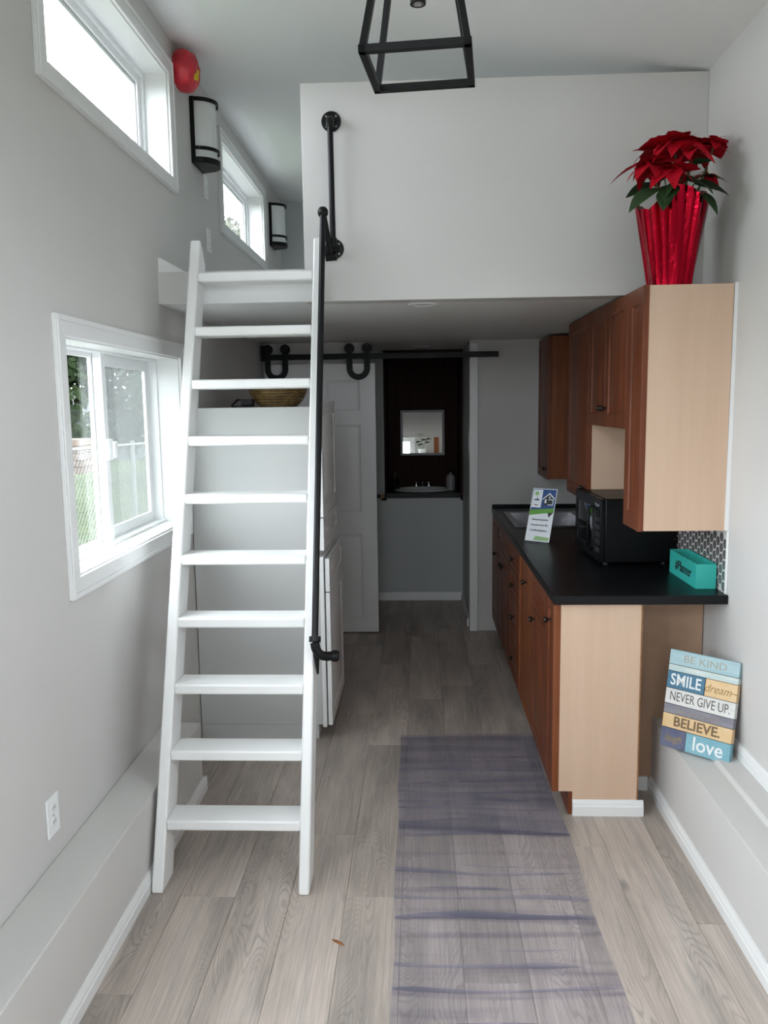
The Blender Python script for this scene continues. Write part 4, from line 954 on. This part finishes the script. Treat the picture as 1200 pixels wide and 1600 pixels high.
for hp, faz, tilt, sz, nb in heads:
    p = Vector(hp)
    base = pc + Vector((random.uniform(-0.03, 0.03), random.uniform(-0.03, 0.03), 0.13))
    mid = (base+p)/2 + Vector((random.uniform(-0.01, 0.01), random.uniform(-0.01, 0.01), 0.02))
    part('stem', MB().tube([base, mid, p], [0.005, 0.0045, 0.003], 7), M['stem'], poi)
    for ring, (num, s2, el) in enumerate(((nb, 1.0, -0.10), (nb-2, 0.62, 0.25))):
        for k in range(num):
            az = faz + 2*math.pi*k/num + random.uniform(-0.25, 0.25) + ring*0.4
            e_ = el + random.uniform(-0.22, 0.18) - 0.25*math.cos(az-faz)*(1 if tilt < 0.05 else 0.6)
            size = sz*s2*random.uniform(0.85, 1.12)
            if not clear(p, az, e_, size): size *= 0.55
            if not clear(p, az, e_, size): continue
            place('bract', random.choice(bract_me), p + Vector((0,0,0.004*ring)), az, e_, random.uniform(-0.4, 0.4), size, poi)
    for k in range(4):
        part('cyathium', MB().lathe([(0, 0), (0.004, 0.002), (0.004, 0.007), (0, 0.010)], p + Vector((random.uniform(-0.007, 0.007), random.uniform(-0.007, 0.007), 0.006)), 7), M['yellow'], poi)
for p, az, el, sz in (((0.87, 3.13, 2.385), -2.7, -0.25, 0.13), ((0.91, 3.10, 2.385), -2.0, -0.45, 0.12), ((0.965, 3.10, 2.40), -1.0, -0.1, 0.135), ((1.00, 3.13, 2.395), -0.5, 0.0, 0.125),
                      ((0.945, 3.09, 2.41), -2.6, -0.3, 0.115), ((1.03, 3.16, 2.43), -0.3, 0.15, 0.09), ((0.90, 3.15, 2.42), 2.9, -0.2, 0.10), ((1.01, 3.10, 2.36), -0.7, -0.5, 0.10),
                      ((0.97, 3.25, 2.42), 1.2, 0.1, 0.12), ((0.88, 3.22, 2.42), 2.4, 0.0, 0.11), ((0.99, 3.12, 2.46), -0.9, 0.2, 0.085), ((0.885, 3.08, 2.36), -1.9, -0.6, 0.10)):
    p = Vector(p)
    if not clear(p, az, el, sz): sz *= 0.6
    lo = place('leaf', random.choice(leaf_me), p, az, el, random.uniform(-0.35, 0.35), sz, poi)
    part('petiole', MB().tube([pc + Vector((random.uniform(-0.02,0.02), random.uniform(-0.02,0.02), 0.20)), (p + pc + Vector((0,0,0.26)))/2, p], 0.0022, 5), M['stem'], poi)

# ------------------------------------------------------------------ smoky plastic film runner on the floor, folded in ripples
random.seed(3)
folds = [(1.75, 0.02, 0.1, 0.9), (1.93, 0.03, 0.2, 1.0), (2.09, 0.022, 0.05, 0.95), (2.19, 0.030, 0.0, 0.8), (2.262, 0.012, 0.5, 0.75), (2.405, 0.034, 0.0, 0.98), (2.432, 0.014, 0.6, 1.0), (2.505, 0.026, 0.0, 1.0),
         (2.565, 0.012, 0.2, 0.6), (2.665, 0.026, 0.0, 0.9), (2.705, 0.012, 0.4, 1.0), (2.76, 0.010, 0.0, 0.35), (2.915, 0.020, 0.0, 1.0), (3.02, 0.016, 0.0, 0.45), (3.115, 0.022, 0.0, 1.0), (3.175, 0.022, 0.0, 0.8),
         (3.26, 0.024, 0.0, 1.0), (3.345, 0.026, 0.1, 1.0), (3.47, 0.024, 0.0, 1.0), (3.60, 0.018, 0.2, 0.9)]
nx = 48
def smooth(t): t = max(0, min(1, t)); return t*t*(3-2*t)
def sheet(rows, xl, xr, seed, amp):
    # rows: (y, z, shift, fold index); a fold doubles the film back on itself, strongest where its envelope is one
    rnd = random.Random(seed); mb = MB(); vs = []
    ph = [(rnd.uniform(0, 6.28), rnd.uniform(0, 6.28), rnd.uniform(-0.6, 0.6)) for _ in range(64)]
    for (y, z, sh_, fi) in rows:
        for i in range(nx+1):
            t = i/nx; p1, p2, tl = ph[fi % 64]
            wob = amp*(0.55*math.sin(2.6*t+p1) + 0.25*math.sin(6.1*t+p2) + tl*(t-0.5))
            env = 1.0
            if fi >= 0 and fi < len(folds) and sh_ is not None:
                a, b_ = folds[fi][2], folds[fi][3]
                env = smooth((t-a+0.10)/0.16)*smooth((b_+0.10-t)/0.22)*(0.72+0.28*math.sin(5*t+p2))
            x = xl(y) + (xr(y)-xl(y))*t
            vs.append((x, y + wob + (sh_ or 0)*env, z*(0.45+0.55*env) + 0.0007*math.sin(9*t+y*31) + 0.0008))
    n1 = nx+1
    mb.add(vs, [(j*n1+i, j*n1+i+1, (j+1)*n1+i+1, (j+1)*n1+i) for j in range(len(rows)-1) for i in range(nx)])
    return mb
rows = [(1.10, 0.0012, 0, 40)]
for k, (y, d_, a, b_) in enumerate(folds):
    rows += [(y-0.010, 0.0012, 0, k), (y-0.002, 0.0030, 0, k), (y, 0.0062, d_*0.55, k), (y+0.001, 0.0058, d_*0.60, k), (y+0.002, 0.0044, -d_*0.38, k), (y+0.003, 0.0034, -d_*0.42, k), (y+0.005, 0.0014, d_*0.5, k), (y+0.008, 0.0012, d_*0.55, k)]
rows += [(3.72, 0.0012, 0, 41), (3.80, 0.012, 0, 42), (3.838, 0.006, 0, 42)]
rows2 = [(3.842, 0.014, 0, 42), (3.76, 0.016, 0, 43), (3.60, 0.009, 0, 44), (3.30, 0.0085, 0, 45), (3.05, 0.0085, 0, 46), (2.925, 0.0080, 0, 12), (2.905, 0.0080, 0, 12)]
rug = thing('plastic_runner', 'smoky translucent plastic film runner lying wrinkled on the floor', 'floor film', (0.22, 2.6, 0.0))
xl_ = lambda y: -0.088 - 0.018*(y-2.0)/1.8 + 0.004*math.sin(y*9)
xr_ = lambda y: (0.550 + 0.006*math.sin(y*7)) if y < 3.0 else 0.545 + 0.008*math.sin(y*5)
part('film', sheet(rows, xl_, xr_, 2, 0.020), M['film'], rug)
part('folded_layer', sheet(rows2, lambda y: xl_(y)+0.004, lambda y: xr_(y)-0.006, 2, 0.020), M['film'], rug)

lf_mb = MB().add([(-0.022, 0.016, 0.002), (-0.008, 0.011, 0.005), (-0.010, 0.003, 0.002), (0.008, 0.001, 0.006), (0.006, -0.008, 0.002), (0.022, -0.016, 0.003), (-0.004, 0.002, 0.001), (0.010, 0.004, 0.0015)],
                 [(0, 2, 6, 1), (1, 6, 3, 7), (2, 4, 3, 6), (4, 5, 7, 3)])
dl = part('dry_leaf', lf_mb, M['deadleaf']); dl.location = (-0.259, 2.281, 0.0); tag(dl, 'small dry orange leaf lying on the grey floor', 'leaf')
so_ = dl.modifiers.new('t', 'SOLIDIFY'); so_.thickness = 0.0008

# ------------------------------------------------------------------ shelf with a plant on the wall behind the camera (seen in the mirror)
sh = thing('rear_shelf', 'white shelf high on the wall behind, holding a potted plant', 'shelf', (0.15, YN+0.10, 2.56))
part('board', bx(-0.06, 0.75, YN, YN+0.22, 2.545, 2.57), M['white'], sh, 0.002)
for x in (0.0, 0.68): part('bracket', MB().prism([(YN, 2.545), (YN+0.18, 2.545), (YN, 2.40)], 'x', x, x+0.02), M['white'], sh)
pp = thing('potted_plant', 'leafy plant in a white pot on the shelf behind', 'plant', (0.06, YN+0.11, 2.57))
pb = Vector((0.06, YN+0.11, 2.571))
part('pot', MB().lathe([(0, 0), (0.065, 0), (0.080, 0.10), (0.074, 0.10), (0.068, 0.085), (0, 0.085)], pb, 24), M['pot_white'], pp)
for k, (dx, dz) in enumerate(((-0.12, 0.17), (-0.03, 0.33), (0.07, 0.24))):
    tip = pb + Vector((dx, 0.01, 0.09+dz*0.8)); part('stem', MB().tube([pb+Vector((0,0,0.08)), pb+Vector((dx*0.4, 0, 0.09+dz*0.4)), tip], 0.004, 6), M['stem'], pp)
    for j in range(4):
        place('leaf', leaf_me[j % 2], pb + Vector((dx*(0.5+0.17*j), 0.01, 0.09+dz*(0.4+0.14*j))), (0.2 if j % 2 else 2.9), 0.5, 0.3, 0.10, pp)
bkx = thing('shelf_box', 'tall brown wooden box on the shelf behind', 'box', (0.33, YN+0.1, 2.57))
part('box', bx(0.27, 0.36, YN+0.02, YN+0.18, 2.5705, 2.93), M['cherry_light'], bkx, 0.003)
part('lid', bx(0.265, 0.365, YN+0.015, YN+0.185, 2.9305, 2.945), M['cherry_light'], bkx, 0.002)

# ------------------------------------------------------------------ outside the windows
GZ = -0.55
ground = struct('ground_lawn', bx(-90, 90, -60, 120, GZ-0.2, GZ), M['grass'])
struct('ground_bounce_pad', bx(-3.6, 4.5, -6.0, 9.0, GZ, GZ+0.02), M['bounce_pad'])  # unseen pad added to mute the lawn's green bounce and brighten the ceiling
fn = thing('chain_link_fence', 'galvanised chain link fence across the lawn outside the low window', 'fence', (-4.6, 12.2, GZ))
fa, fb = Vector((-5.55, 8.7, 0)), Vector((-3.6, 16.2, 0)); fd = (fb-fa); FL = fd.length; fd.normalize(); FT = 1.05
for k in range(5):
    p = fa + fd*(FL*(k+0.35)/4.4); part('post', MB().cyl((p.x, p.y, GZ), (p.x, p.y, FT+0.06), 0.03, n=12), M['galv'], fn)
part('top_rail', MB().cyl((fa.x, fa.y, FT), (fb.x, fb.y, FT), 0.022, n=10), M['galv'], fn)
mb = MB(); hgt = FT-GZ-0.02; p_ = 0.075; run = hgt*0.62
def wire(s0, z0, s1, z1):
    r = 0.0038; a = fa+fd*s0; b_ = fa+fd*s1; nrm = Vector((-fd.y, fd.x, 0))
    A, B = Vector((a.x, a.y, z0)), Vector((b_.x, b_.y, z1)); u = (B-A).normalized().cross(nrm)
    mb.add([A+nrm*r, A+u*r, A-nrm*r, A-u*r, B+nrm*r, B+u*r, B-nrm*r, B-u*r], [(0,1,5,4),(1,2,6,5),(2,3,7,6),(3,0,4,7)])
s = -run
while s < FL:
    for sg_ in (1, -1):
        s0, s1 = (s, s+run) if sg_ > 0 else (s+run, s)
        z0, z1 = GZ+0.01, FT+0.02
        # clip to the fence length
        def cl(sv): return z0 + (z1-z0)*(sv-s0)/(s1-s0)
        a, b_ = max(0, min(FL, s0)), max(0, min(FL, s1))
        if abs(a-b_) > 0.01: wire(a, cl(a), b_, cl(b_))
    s += p_
tag(part('wire_mesh', mb, M['galv'], fn), kind='stuff')

def tree(name, label, x, y, h, spread_, n, m_, size, seed, low=0.25):
    rnd = random.Random(seed); t = thing(name, label, 'tree', (x, y, GZ), group='trees outside')
    part('trunk', MB().tube([(x, y, GZ), (x+0.1, y, GZ+h*0.4), (x, y+0.1, GZ+h*0.85)], [0.03*h, 0.022*h, 0.008*h], 10), M['bark'], t)
    for k in range(7):
        a = rnd.uniform(0, 6.28); z = GZ+h*rnd.uniform(low+0.05, 0.75); r = spread_*rnd.uniform(0.5, 0.8)
        part('branch', MB().tube([(x, y, z), (x+r*0.5*math.cos(a), y+r*0.5*math.sin(a), z+0.35*r), (x+r*math.cos(a), y+r*math.sin(a), z+0.5*r)], [0.010*h, 0.006*h, 0.002*h], 6), M['bark'], t)
    mb = MB(); blobs = []
    for k in range(16):
        a = rnd.uniform(0, 6.28); u = rnd.random(); z = low + (1-low)*u
        rr = spread_*math.sin(math.pi*min(0.97, 0.18+0.8*u))*rnd.uniform(0.3, 0.95)
        blobs.append((x+rr*math.cos(a), y+rr*math.sin(a), GZ+h*z*0.93, spread_*rnd.uniform(0.28, 0.45)))
    for k in range(n):
        bx_, by_, bz_, br = blobs[k % len(blobs)]
        d = Vector((rnd.gauss(0,1), rnd.gauss(0,1), rnd.gauss(0,1))).normalized()*br*rnd.random()**0.4
        c = Vector((bx_, by_, bz_)) + d
        u = Vector((rnd.gauss(0,1), rnd.gauss(0,1), rnd.gauss(0,1))).normalized(); v = u.orthogonal().normalized(); s_ = size*rnd.uniform(0.6, 1.3)
        mb.add([c-u*s_, c-v*s_*0.5, c+u*s_, c+v*s_*0.5], [(0,1,2,3)])
    me = bpy.data.meshes.new('foliage'); me.from_pydata(mb.v, [], mb.f); tag(link('foliage', me, m_, t), kind='stuff')
tree('dark_tree', 'dense dark green tree behind the fence seen through the low window', -7.6, 16.0, 8.0, 2.2, 9000, M['foliage'], 0.16, 1, 0.14)
tree('broad_tree', 'dark broad tree farther along the fence', -7.4, 25.0, 7.0, 3.2, 12000, M['foliage'], 0.17, 2, 0.12)
tree('pale_tree', 'tall pale yellow green tree seen through the far loft window', -7.6, 31.0, 9.6, 2.0, 5000, M['foliage_pale'], 0.15, 3, 0.35)
tree('slim_tree', 'slim pale tree top showing low in the near high window', -8.4, 18.6, 9.0, 1.0, 1800, M['foliage_pale'], 0.13, 6, 0.6)
hs_ = thing('neighbour_house', 'low grey house with a dark roof beyond the fence', 'house', (-15.2, 36.5, GZ))
part('wall', bx(-18.5, -12.0, 34.0, 39.0, GZ, 1.35), M['siding'], hs_)
part('roof', MB().prism([(33.6, 1.3), (39.4, 1.3), (36.5, 2.5)], 'x', -18.9, -11.6), M['roof'], hs_)
for x in (-17.0, -14.0):
    wq = part('window', bx(x, x+1.1, 33.96, 34.0, 0.1, 0.95), M['white'], hs_); part('pane', bx(x+0.07, x+1.03, 33.945, 33.96, 0.17, 0.88), M['darkglass'], wq)
tp = thing('timber_stack', 'stack of tan timber boards lying beyond the chain link fence', 'timber', (-6.0, 12.9, GZ))
for r in range(5):
    for k in range(3):
        part('board', bx(-6.7+0.03*r, -5.3-0.02*k, 12.6+k*0.22, 12.8+k*0.22, GZ+1.15+r*0.11, GZ+1.25+r*0.11), M['timber'], tp)
for x in (-6.55, -6.0): part('bearer', bx(x, x+0.12, 12.58, 13.25, GZ, GZ+1.15), M['timber'], tp)
